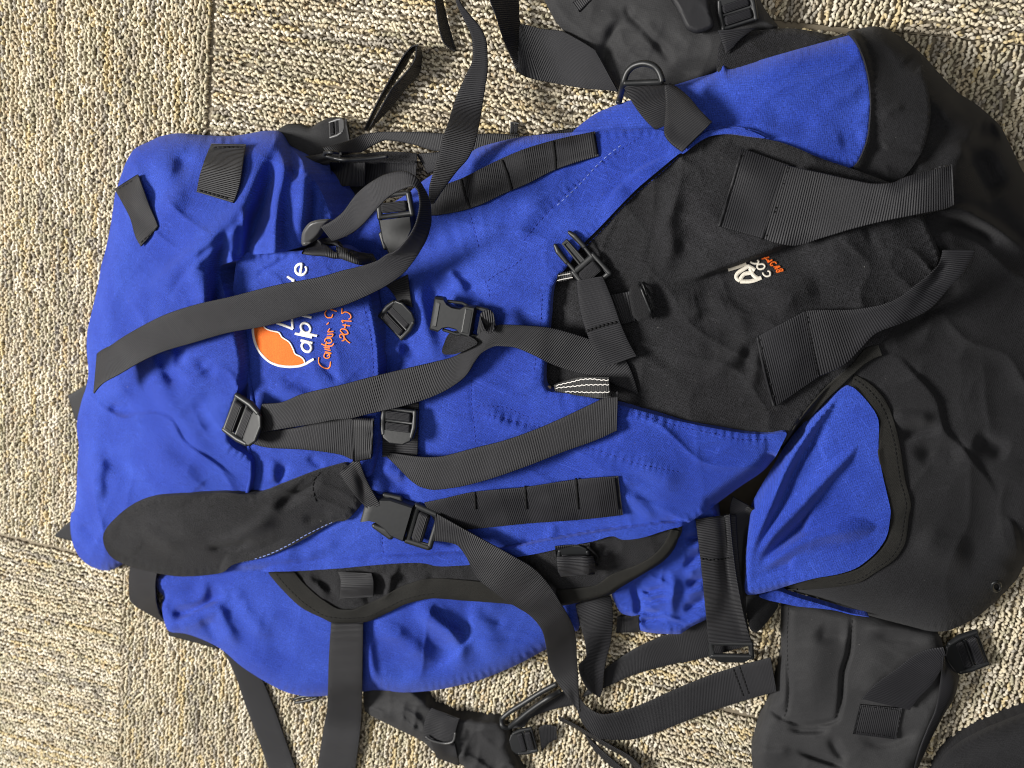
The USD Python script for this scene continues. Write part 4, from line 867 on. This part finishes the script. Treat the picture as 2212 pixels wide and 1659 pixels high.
# ------------------------------------------------------------------ bindings, seams and stitching on the cloth
ribbon('binding', cat(t(0, 2, '1742,392 1850,518 1960,618 2100,688 2150,712'), t(1, 2, '0,722 140,712 300,650 430,590 600,556 800,570 950,580 1100,594 1200,625')), cat(t(0, 2, '1905,388 1985,480 2100,575 2211,632'), t(1, 2, '60,634 160,600 290,540 400,480 600,432 800,445 950,462 1100,500 1200,530')), 'binding', bag, h=((0, 1.5), (1, 1.5)), conform=0.8)
ribbon('binding', t(1, 2, '1420,605 1500,590 1740,532 1800,490 1950,400 2100,300 2170,200 2190,120'), t(1, 2, '1395,505 1500,500 1640,480 1750,410 1950,330 2060,250 2110,180 2140,110'), 'binding', bag, h=((0, 1.5), (1, 1.5)), conform=0.8)
ribbon('binding', cat(t(2, 1, '1090,840 1180,915 1250,1005 1280,1080 1270,1250 1295,1400 1345,1600'), t(2, 2, '1354,0 1334,165 1254,277 1134,372 1000,412 860,433 700,478 600,510')), cat(t(2, 1, '1110,770 1250,860 1340,990 1400,1200 1440,1450 1478,1620'), t(2, 2, '1466,20 1445,180 1385,290 1255,385 1135,455 1000,480 850,495 740,500')), 'binding', bag, h=((0, 1.2), (1, 1.2)), conform=0.8)
ribbon('binding', t(2, 1, '1270,580 1200,600 1105,700 955,830 880,910 765,1050 690,1165 640,1245'), t(2, 1, '1290,640 1190,690 1110,760 1010,855 930,930 800,1085 720,1200 645,1262'), 'binding', bag, h=((0, 2), (1, 2)), conform=0.6)
ribbon('side_webbing', cat(t(2, 1, '330,1560'), t(2, 2, '310,-20 310,160 345,500 400,800')), cat(t(2, 1, '470,1640'), t(2, 2, '442,0 425,150 405,420 425,820')), 'webbing_soft', bag, h=((0, 3), (1, 3)), conform=0.2)
for a in [t(1, 1, '840,560 850,700 840,900 860,1100 870,1210'), t(1, 1, '860,1010 1000,1040 1150,1080 1290,1110'), t(1, 1, '880,970 1050,980 1200,1040 1300,1060'), t(1, 1, '1500,1220 1700,1270 1900,1340 2211,1400'),
          cat(t(1, 1, '1800,990 2000,1050 2211,1110'), t(2, 1, '200,1150 400,1190 600,1190')), t(1, 0, '830,1380 860,1480 890,1600'), t(1, 1, '930,160 960,250 960,290'), t(1, 1, '950,160 1020,110 1120,60 1180,0'),
          t(1, 0, '1180,1560 1280,1440 1420,1290 1600,1130 1800,980 1950,880'), t(1, 0, '2180,1020 2050,1140 1900,1265 1680,1500 1560,1620'), t(1, 1, '1250,740 1260,650 1290,460 1300,220'), t(1, 2, '262,100 266,190 275,270')]:
    stitching(a, 'thread_blue', bag, dash=6, gap=4)
stitching(t(1, 0, '1400,1330 1540,1200 1680,1050 1830,930'), 'thread_pale', bag, dash=7, gap=6)
stitching(t(0, 2, '1560,325 1700,290 1850,225 2000,140 2170,60'), 'thread_pale', bag, dash=6, gap=4, w=2.2)
stitching(t(1, 1, '135,300 170,420 195,560 205,700 200,830'), 'thread_blue', bag, dash=6, gap=4)
for a in ['2040,1430 2030,1500 2050,1590', '2075,1405 2030,1450']: stitching(t(0, 1, a), 'thread_black', bag, dash=8, w=4)
cord('piping', t(0, 1, '1545,480 1560,560 1600,720 1625,860 1640,960'), [1, 1], 1.5, 'blue_nylon', bag)
cord('piping', t(0, 1, '1610,1230 1625,1400 1600,1540'), [1, 1], 1.3, 'blue_nylon', bag)
cord('piping', t(2, 0, '20,960 90,895 160,850 300,830 430,845 560,900'), [1.2, 1.2], 1.1, 'blue_nylon', bag)

cord('grommet', np.array([T0 + 9 * np.array([math.cos(a), 1.1 * math.sin(a)]) for T0 in [t(2, 2, '2032,482')[0]] for a in np.linspace(0, 2 * math.pi, 17)]), [1.5, 1.5], 1.2, 'plastic', bag)
stitching(cat(t(0, 2, '1790,400 1890,515 2000,610 2130,680'), t(1, 2, '20,690 140,685 290,625 420,565 600,530')), 'thread_black', bag, dash=6, gap=4)
stitching(cat(t(2, 1, '1110,795 1230,890 1310,1010 1370,1200 1410,1450 1450,1620'), t(2, 2, '1440,20 1415,180 1360,285 1240,375 1130,440 990,465')), 'thread_black', bag, dash=6, gap=4)
# ------------------------------------------------------------------ embroidery
zl_ = lambda s: zo(513, 513, 0.3119, s)
LF = bag + '/lid_front'
moon = zl_('108,610 110,660 122,720 150,780 190,830 240,865 300,884 360,890 420,886 462,872 465,850 440,825 400,805 385,770 360,725 310,690 285,655 240,645 200,632 175,605')
put('emblem', fill_mesh(moon, 0.7), 'thread_orange', LF, True)
put('emblem_edge', stroke_mesh([zl_('106,600 108,660 120,722 148,784 190,834 240,870 300,890 360,896 420,892 470,876 500,858 528,843')], 5.5, 0.9), 'thread_white', LF, True)
put('emblem_edge', stroke_mesh([zl_('175,603 200,632 240,647 285,656 310,690 360,725 385,770 400,805 440,826 462,850 468,876')], 3.6, 0.9), 'thread_white', LF, True)
def glyph(lines, o, size, u=(-0.02, -1.0), n=(-0.976, -0.22)):
    return [zl_(' '.join(f'{o[0] + size * (x * u[0] + y * n[0])},{o[1] + size * (x * u[1] + y * n[1])}' for x, y in l)) for l in lines]
ring = lambda cx, cy, r, a0=0, a1=360, k=22: [(cx + r * math.cos(math.radians(a)), cy + r * math.sin(math.radians(a))) for a in np.linspace(a0, a1, k)]
white = [glyph([ring(.46, .5, .40), [(.90, 1.0), (.90, 0)]], (520, 806), 84), glyph([[(.1, 0), (.1, 1.45)]], (516, 700), 84), glyph([[(.1, 1.0), (.1, -.45)], ring(.55, .5, .40)], (514, 682), 84),
         glyph([[(.1, 0), (.1, 1.0)]], (512, 562), 84), glyph([ring(.5, .5, .42, 0, 318), [(.08, .5), (.92, .5)]], (474, 276), 92, (0.22, -0.97)),
         [zl_('345,268 366,284 392,298'), zl_('392,298 380,310')], [zl_('272,592 330,612 384,634'), zl_('384,634 380,600 376,560')]]
for g in white: put('letter', stroke_mesh(g, 5.6, 0.8, 0.6), 'thread_white', LF, True)
script = [['565,830 562,860 580,890 625,908 640,895 645,860'], ['610,800 600,825 620,838 640,825 632,802 612,800'], ['622,822 650,800', '605,790 645,800'], ['603,772 645,782', '598,760 640,765'], ['580,735 650,752 668,735', '610,755 618,720'],
          ['605,722 612,700 640,698 655,715 640,732 615,730'], ['618,690 650,690 665,670', '622,672 662,668'], ['625,655 665,650', '625,655 640,630', '618,605 632,590'], ['620,500 606,530 625,555 650,555 660,530'], ['640,496 688,512']]
for g in script: put('letter', stroke_mesh([zl_(q) for q in g], 3.0, 0.4, 0.5), 'thread_script', LF, True, )
nums = [['720,695 708,685 715,670 740,680 740,712 722,715', '735,680 750,705 780,730'], ['722,655 712,645 730,632 760,645 768,665 745,672 722,655'], ['745,628 750,598', '728,605 780,612'], ['722,575 790,580', '722,575 732,590'], ['725,490 722,530', '725,528 750,515 778,528 788,550 770,568']]
for g in nums: put('letter', stroke_mesh([zl_(q) for q in g], 3.0, 0.4, 0.5), 'thread_script', LF, True)
zp = lambda s: zo(1539, 540, 0.1701, s)
FP = bag + '/front_pocket'
put('letter', stroke_mesh([zp('350,390 300,340 310,310 400,240 470,200'), zp('350,400 440,400 620,350'), zp('460,205 500,230 540,255'), zp('480,235 520,320 580,360'), zp('350,385 420,300 520,290')], 8.5, 0.8, 0.8), 'thread_silver', FP, True)
put('letter', stroke_mesh([zp('200,255 300,225 430,175')], 6.5, 0.8, 0.8), 'thread_silver', FP, True)
for g in ['700,262 735,285 735,320 690,335 650,310 640,285', '600,180 640,178 668,205 650,235 605,245 570,220 570,195 600,180', '480,150 520,170 570,175 590,150 570,128', ]:
    put('letter', stroke_mesh([zp(g)], 4.4, 0.7, 0.8), 'thread_silver', FP, True)
for g in [['815,285 900,260', '815,285 825,250 850,250 860,275', '855,270 865,240 895,240 900,260'], ['790,240 860,210', '775,215 855,205', '830,232 825,210'], ['735,195 750,165 800,150 815,175', '735,195 770,195'], ['700,160 760,125', '720,130 690,140'], ['625,115 720,90', '660,90 700,130']]:
    put('letter', stroke_mesh([zp(q) for q in g], 3.6, 0.7, 0.8), 'thread_orange', FP, True)

# ------------------------------------------------------------------ sewn webbing on the cloth
def patch(a, b, c, d, name='lash_patch', mat='webbing', st=True, **kw):
    p = quad(name, a, b, c, d, mat, bag, h=((0, 1.6), (1, 1.6)), **kw)
    if st:
        a, b, c, d = map(np.asarray, (a, b, c, d))
        for s in (0.07, 0.93):
            p0, p1 = a + (c - a) * s, b + (d - b) * s
            stitching(np.array([p0 + (p1 - p0) * .05, p0 + (p1 - p0) * .95]), 'thread_black', bag, dash=6, w=3)
T = lambda i, j, x, y: t(i, j, f'{x},{y}')[0]
ribbon('lash_patch', t(0, 0, '745,1225 800,1320 850,1420 880,1530 915,1595'), t(0, 0, '893,1132 930,1230 970,1340 1010,1430 1025,1470'), 'webbing', bag, h=((0, 2), (.5, 4), (1, 2)), conform=0.7)
stitching(t(0, 0, '768,1225 880,1160'), 'thread_black', bag, dash=6, w=3); stitching(t(0, 0, '915,1570 1015,1480'), 'thread_black', bag, dash=6, w=3)
ribbon('lash_patch', t(0, 0, '1372,935 1340,1010 1300,1130 1278,1245'), t(0, 0, '1592,938 1575,1040 1555,1180 1512,1315'), 'webbing', bag, h=((0, 2), (.5, 4.5), (1, 2)), conform=0.7)
stitching(t(0, 0, '1385,955 1580,955'), 'thread_black', bag, dash=6, w=3); stitching(t(0, 0, '1295,1235 1500,1290'), 'thread_black', bag, dash=6, w=3)
ribbon('lash_strip', t(1, 0, '570,1260 690,1195 780,1160 1000,1050 1200,965 1370,915 1500,885 1645,855'), t(1, 0, '575,1395 740,1372 880,1332 1080,1240 1200,1190 1380,1100 1520,1050 1668,1008'), 'webbing', bag, h=((0, 2.2), (1, 1.8)), conform=0.75, bend=((0, 0), (.08, 2), (.19, 0), (.3, 3), (.44, 0), (.58, 3), (.72, 0), (.85, 2), (1, 0)))
ribbon('lash_strip', t(1, 1, '540,1600 640,1580 860,1532 1190,1500 1520,1452 1795,1430'), t(1, 2, '640,110 760,112 900,102 1200,72 1540,47 1825,16'), 'webbing', bag, h=((0, 2.2), (1, 1.8)), conform=0.75, bend=((0, 0), (.1, 2), (.26, 0), (.38, 2.5), (.5, 0), (.63, 2.5), (.76, 0), (.88, 2.5), (1, 0)))
for a in [t(1, 0, '778,1165 800,1250 835,1345'), t(1, 0, '1040,1040 1080,1140 1105,1230'), t(1, 0, '1372,920 1385,1010 1390,1095'), t(1, 0, '1632,870 1655,1000'), t(1, 1, '865,1530 870,1640'), t(1, 1, '1192,1495 1200,1640'), t(1, 1, '1522,1445 1535,1640'), t(1, 1, '1770,1440 1795,1640')]:
    stitching(a, 'thread_black', bag, dash=6, gap=1.5, w=6)
    cord('bar_tack', a, [0.4, 0.4], 0.8, 'thread_black', bag)
# wide lash straps on the black pocket
quad('lash_base', T(2, 0, 385, 965), T(2, 0, 240, 1462), T(2, 0, 690, 1075), T(2, 0, 535, 1545), 'webbing', bag, h=((0, 1.4), (1, 1.4)))
ribbon('lash_strap', t(2, 0, '1440,1160 1560,1140 1660,1110 1735,1085 1690,1075 1620,1105'), t(2, 0, '1500,1400 1600,1380 1700,1350 1755,1320 1760,1300 1750,1270'), 'webbing_soft', bag, h=((0, 5), (1, 8)), conform=0.2, paired=True)
ribbon('lash_strap', t(2, 0, '660,1072 780,1100 900,1125 1100,1170 1250,1195 1350,1190 1450,1150 1600,1110 1700,1085 1742,1072'), t(2, 0, '520,1540 600,1570 720,1588 900,1540 1100,1480 1300,1430 1450,1400 1600,1370 1700,1350 1756,1325'), 'webbing', bag, h=((0, 1.5), (.25, 4), (.7, 16), (1, 16)), conform=0.15)
quad('lash_base', T(2, 1, 487, 525), T(2, 1, 600, 972), T(2, 1, 800, 358), T(2, 1, 885, 775), 'webbing', bag, h=((0, 1.4), (1, 1.4)))
ribbon('lash_strap', cat(t(2, 1, '790,360 900,352 1050,352 1250,328 1380,285 1500,200 1600,120 1670,40'), t(2, 0, '1690,1620')), cat(t(2, 1, '880,775 960,745 1060,690 1150,600 1250,500 1450,420 1600,340 1720,210 1850,60'), t(2, 0, '1892,1620')), 'webbing', bag, h=((0, 1.5), (.25, 4), (.6, 14), (1, 12)), conform=0.2)
for a in [t(2, 0, '690,1080 540,1545'), t(2, 0, '400,975 250,1465'), t(2, 1, '800,365 880,770'), t(2, 1, '497,535 605,965')]: stitching(a, 'thread_black', bag, dash=6, gap=3, w=3)
cord('seam_edge', t(2, 0, '385,968 320,1200 238,1465'), [1.2, 1.2], 0.9, 'webbing_soft', bag); cord('seam_edge', t(2, 1, '487,528 530,740 592,970'), [1.2, 1.2], 0.8, 'webbing_soft', bag)

# D-ring and its strap
cord('d_ring', t(1, 0, '1796,672 1812,610 1828,540 1852,470 1900,425 1960,410 2020,425 2060,468 2080,535'), [20, 30, 34, 36, 36], 2.1, 'plastic', bag, label='black D-shaped ring near the upper hip belt')
cord('d_ring_bar', t(1, 0, '1830,540 1950,535 2080,530'), [32, 32], 1.9, 'plastic', bag)
ribbon('compression_strap', v('1350,190 1372,228 1398,262 1418,280'), v('1432,180 1462,196 1490,222 1502,240'), 'webbing', bag, h=((0, 5), (.5, 9), (1, 8)), conform=0.1)
ribbon('compression_strap', v('1437,186 1440,230 1437,282 1476,326'), v('1446,183 1480,205 1510,240 1536,266'), 'webbing_soft', bag, h=((0, 8), (.5, 7), (1, 6)), conform=0.1, th=2.4)

# mesh pocket buckles
quad('webbing_tab', T(1, 2, 1385, 225), T(1, 2, 1395, 300), T(1, 2, 1610, 205), T(1, 2, 1620, 285), 'webbing', bag, h=((0, 2), (1, 2)))
place('ladder_buckle', ladder(), T(1, 2, 1515, 305), -93, 78, 1, skip=())
ribbon('webbing_tab', t(1, 2, '1400,290 1405,350 1425,415'), t(1, 2, '1630,285 1640,340 1640,400'), 'webbing', bag, h=((0, 6), (.5, 7), (1, 1)))
cord('pull_cord', t(1, 2, '1600,225 1650,270 1665,300 1640,330 1660,345'), [5, 6], 1.2, 'thread_black', bag)
ribbon('webbing_tab', t(0, 2, '2195,390 2211,450 2205,560'), t(1, 2, '195,395 208,460 205,545'), 'webbing_soft', bag, h=((0, 2), (.5, 9), (1, 2)))
ribbon('compression_strap', cat(t(0, 2, '2150,716 2132,1000 2125,1250 2100,1400 2060,1659'), t(0, 2, '2050,1740')), t(1, 2, '140,718 136,1000 130,1300 112,1500 90,1659 80,1740'), 'webbing', bag, h=((0, 1.5), (.3, 3), (.55, 5), (.75, 8), (1, 3)), conform=0.1)
ribbon('compression_strap', t(1, 2, '1522,600 1550,725 1580,830 1592,930 1540,1000 1562,1085 1600,1150'), t(1, 2, '1742,540 1757,690 1742,850 1715,950 1702,1030 1692,1140 1675,1200'), 'webbing', bag, h=((0, 2), (.4, 12), (.7, 10), (1, 4)), conform=0.1, paired=True)

# right hand compression strap, folded double
ribbon('compression_strap', t(2, 2, '310,20 335,300 375,560 420,800'), t(2, 2, '345,20 362,300 395,560 432,790'), 'webbing_soft', bag, h=((0, 2), (1, 5)), conform=0.1)
ribbon('compression_strap', t(2, 2, '88,48 120,300 150,600 175,850'), t(2, 2, '305,15 332,300 382,600 442,835'), 'webbing', bag, h=((0, 4), (.5, 8), (1, 9)), conform=0.1)
stitching(t(2, 2, '120,300 200,310 330,290'), 'thread_black', bag, dash=6, gap=2, w=4)
place('slider_buckle', slider(), T(2, 2, 315, 882), 87, 96, 2)

# diagonal strap and its run over the carpet
ribbon('compression_strap', cat(t(1, 2, '1545,1200 1600,1268 1700,1312 1850,1282 2000,1225'), t(2, 2, '0,1130 250,1035 572,945')), cat(t(1, 2, '1530,1280 1590,1400 1700,1470 1850,1475 2000,1440'), t(2, 2, '0,1360 300,1250 610,1160')), 'webbing_soft', bag, h=((0, 7), (.2, 3), (.8, 2.5), (1, 8)), conform=0.1)
stitching(t(2, 2, '330,1015 400,1205'), 'thread_black', bag, dash=6, gap=2, w=4); stitching(t(2, 2, '370,1000 435,1190'), 'thread_black', bag, dash=6, gap=2, w=4)
ribbon('compression_strap', t(1, 2, '600,185 740,206 800,270 880,420 1000,520 1100,590 1240,682 1310,780 1332,880 1350,1000 1400,1100 1470,1200 1535,1285'), t(1, 2, '615,10 700,58 900,170 1100,280 1250,370 1350,480 1425,600 1482,700 1512,780 1528,1000 1540,1200 1548,1292'), 'webbing', bag, h=((0, 3), (.2, 9), (.45, 8), (.6, 16), (.8, 22), (1, 8)), conform=0.1)
place('side_release_buckle', side_release(), (876, 1118), 21, 88, 3)
ribbon('compression_strap', t(1, 1, '-10,1400 40,1480 120,1580 190,1655'), t(1, 1, '110,1300 150,1420 210,1540 260,1620'), 'webbing_soft', bag, h=((0, 3), (1, 2)), conform=0.3)

# ladder lock and folded strap in the middle
ribbon('webbing_tab', t(1, 1, '278,955 272,1100 270,1300'), t(1, 1, '500,950 497,1100 492,1290'), 'webbing', bag, h=((0, 3), (.5, 4), (1, 3)), conform=0.1)
place('ladder_buckle', ladder(), T(1, 1, 382, 1075), 92, 80, 4)
ribbon('compression_strap', t(1, 1, '300,1300 400,1400 450,1450 520,1495 600,1512 720,1500 900,1460 1200,1360 1450,1262 1650,1190 1786,1127'), t(1, 1, '310,1275 420,1292 480,1300 560,1306 640,1302 700,1290 850,1250 1050,1200 1300,1110 1500,1020 1792,878'), 'webbing', bag, h=((0, 2), (.15, 8), (.35, 11), (.7, 7), (1, 5)), conform=0.1)

# strap of the lower lid buckle
ribbon('lid_strap', cat(t(0, 1, '1650,1150 1900,1118 2211,1058'), t(1, 1, '90,1055 205,1062')), cat(t(0, 1, '1610,1205 1750,1240 1950,1250 2211,1285'), t(1, 1, '90,1318 195,1302')), 'webbing', bag, h=((0, 6), (.6, 5), (1, 4)), conform=0.15)
ribbon('strap_fold', t(1, 1, '75,1060 210,1068'), t(1, 1, '85,1322 198,1300'), 'webbing_soft', bag, h=((0, 3), (1, 3)), th=4)
ribbon('lid_strap', cat(t(0, 1, '1700,960 1800,955 1950,900'), t(1, 1, '0,838 200,785 450,725 600,690 740,650 830,580 880,522 950,470 1050,447 1200,454 1340,466 1480,500 1620,545 1780,610 1850,690 1890,780 1922,885')),
       cat(t(0, 1, '1640,1150 1800,1122 2050,1082 2211,1055'), t(1, 1, '0,1055 200,1015 400,970 600,905 740,830 820,760 860,690 930,612 1010,581 1100,586 1250,640 1350,690 1500,745 1700,792 1800,842 1860,865 1918,892')), 'webbing', bag, h=((0, 9), (.3, 8), (.5, 9), (.6, 16), (.75, 10), (.9, 3), (1, 3)), conform=0.12)
place('ladder_buckle', ladder(), (531, 906), 28, 92, 0, z=108, pitch=-6)

# zip pull and pocket opening
ribbon('zip_pull', t(1, 1, '1378,838 1450,812 1560,786 1640,786 1735,790'), t(1, 1, '1385,872 1450,885 1560,905 1680,918 1748,912'), 'reflective', bag, h=((0, 4), (1, 4)), label='reflective striped pull tab on the pocket zip')
for a in ['1390,842 1440,828 1500,815 1560,800 1620,797 1680,803 1733,806', '1390,856 1450,850 1520,843 1600,835 1680,834 1735,834', '1450,878 1520,880 1600,884 1680,884 1738,882']:
    w = spl(t(1, 1, a), step_px=2.0); w[:, 1] += 0.9 * np.sin(np.arange(len(w)) * 1.3)
    put('reflective_thread', stroke_mesh([w], 2.0, 0.4, 0.3, 1.5), 'thread_white', bag + '/zip_pull', True)
place('zip_slider', ([('zip_body', boxr(-9, 7, -7, 7, 0, 7, 2.5), 'beige_metal'), ('zip_wire', rod((-8, -8, 7), (14, -7, 7), 0.9), 'beige_metal')], 14.0), T(1, 1, 1338, 862), 3, 17, 2)
ribbon('zip_pull', t(1, 1, '1405,120 1440,110 1490,100'), t(1, 1, '1395,165 1440,160 1500,140'), 'reflective', bag, h=((0, 3), (1, 3)))
for a in ['1405,130 1440,122 1500,112', '1400,160 1440,150 1500,140']: put('reflective_thread', stroke_mesh([t(1, 1, a)], 2.0, 0.4, 0.3, 1.5), 'thread_white', bag + '/zip_pull_001', True)

# male buckle with its strap and the loop sewn to the pocket
ribbon('webbing_tab', t(1, 1, '1690,258 1780,248 1870,232'), t(1, 1, '1790,445 1850,432 1905,418'), 'webbing', bag, h=((0, 3), (1, 2)), conform=0.3)
panel('plastic_tab', t(1, 1, '1855,215 1940,168 2032,402 1895,428'), 'black_coated', bag, height('1365,640,112 1395,620,112 1405,680,112 1375,690,112'), 'x', cr=(0.2, 30, 0, 1), drop=2, hem=1, over=2.2, grid=3, smooth_corner=1, pucker=0)
cord('tab_rib', t(1, 1, '1930,172 1975,290 2022,400'), [0.8, 0.8], 0.8, 'plastic', bag); cord('tab_rib', t(1, 1, '1950,170 1990,280 2030,395'), [0.8, 0.8], 0.6, 'plastic', bag)
ribbon('pocket_strap', t(1, 1, '1530,160 1550,330 1590,480 1640,600 1702,722'), t(1, 1, '1690,130 1760,300 1805,430 1862,560 1912,647'), 'webbing', bag, h=((0, 8), (.4, 7), (1, 5)), conform=0.1)
stitching(t(1, 1, '1588,488 1700,450 1805,425'), 'thread_black', bag, dash=6, gap=3, w=5)
place('male_buckle', male(), (1262, 570), 49, 70, 9, pitch=-4, sx=1.28)

# female buckle, and the tension buckle behind it
panel('strap_anchor', t(1, 1, '640,640 690,500 760,480 900,560 830,600 740,640'), 'black_nylon', bag, height('960,750,92 1020,730,94 980,720,94 990,760,92'), 'x', cr=(0.4, 30, 0, 1), drop=3, over=2, pucker=0)
ribbon('webbing_tab', t(1, 1, '900,380 960,350 990,380'), t(1, 1, '930,480 960,500 1000,450'), 'webbing', bag, h=((0, 6), (1, 3)))
place('female_buckle', female(), (985, 684), 13, 74, 8, pitch=2)
ribbon('webbing_tab', t(1, 1, '290,190 330,230 370,300'), t(1, 1, '430,120 440,210 460,330'), 'webbing_soft', bag, h=((0, 5), (1, 5)))
place('ladder_buckle', ladder(), (863, 688), -46, 80, 6, pitch=-8)

# upper buckle under the loop of the long strap
place('side_release_buckle', side_release(), T(1, 0, 375, 1450), -98, 80, 6)
for k, (a, b) in enumerate([('1990,1600 2050,1560 2120,1600 2180,1640 2240,1620', '1960,1640 2030,1650 2100,1655 2170,1670 2250,1670'), ('2060,1560 2140,1545 2211,1580', '2080,1580 2150,1580 2220,1610'), ('2180,1600 2260,1620 2330,1640 2420,1650', '2190,1660 2260,1690 2340,1710 2440,1690')]):
    ribbon('strap_fold', t(0, 0, a), t(0, 0, b), 'webbing_soft', bag, h=((0, 4), (.5, 9), (1, 5)), conform=0.3, th=2)
panel('plastic_tab', t(0, 0, '1952,1592 1955,1505 2000,1442 2060,1422 2155,1418 2100,1475 2062,1540 1985,1592'), 'grey_plastic', bag, height('660,510,100 690,480,104 700,475,104 665,520,98'), 'x', cr=(0.2, 30, 0, 1), drop=3, hem=3, over=5, grid=3, label='shiny grey plastic tab of the lid buckle', pucker=0)

# long strap of the lid, looping over at the upper right
oL = cat(t(1, 0, '-130,1470 0,1390 100,1262 200,1180 300,1130 400,1112 475,1142 535,1220 576,1320 582,1420 558,1530 500,1640'), t(1, 1, '470,25 400,110 290,190 120,275 0,322'), t(0, 1, '2000,375 1700,455 1500,490 1250,560 1050,620 900,690 780,760 660,830 610,888'))
iL = cat(t(1, 0, '-60,1560 60,1512 140,1450 230,1350 312,1270 400,1222 458,1205 497,1235 510,1320 490,1430 430,1545 330,1640'), t(1, 1, '300,-10 240,30 120,70 0,100 -120,135'), t(0, 1, '1800,190 1480,270 1300,310 1080,380 880,480 780,540 720,582 660,612 632,635'))
n0 = len(oL)
ribbon('lid_strap', oL, iL, 'webbing', bag, paired=True, zl=((0, 112), (.06, 118), (.12, 138), (.2, 150), (.28, 138), (.36, 118), (.44, 112), (.6, 114), (.8, 114), (.92, 104), (1, 96)), zr=((0, 110), (.06, 116), (.12, 138), (.2, 152), (.28, 146), (.36, 122), (.44, 112), (.6, 114), (.8, 114), (.92, 100), (1, 84)), gap=1.0)

# long strap hanging from the upper edge down to the body
ribbon('load_strap', t(1, 0, '735,-90 745,0 800,130 852,260 856,370 805,500 745,640 702,780 662,900 640,1000 600,1120 572,1240 588,1322'), t(1, 0, '745,-90 765,0 835,100 900,180 940,280 946,420 930,560 900,750 882,850 862,930 822,1020 745,1110 600,1318'), 'webbing', bag, h=((0, 40), (.1, 38), (.25, 34), (.45, 40), (.65, 40), (.8, 18), (1, 4)), conform=0.0)
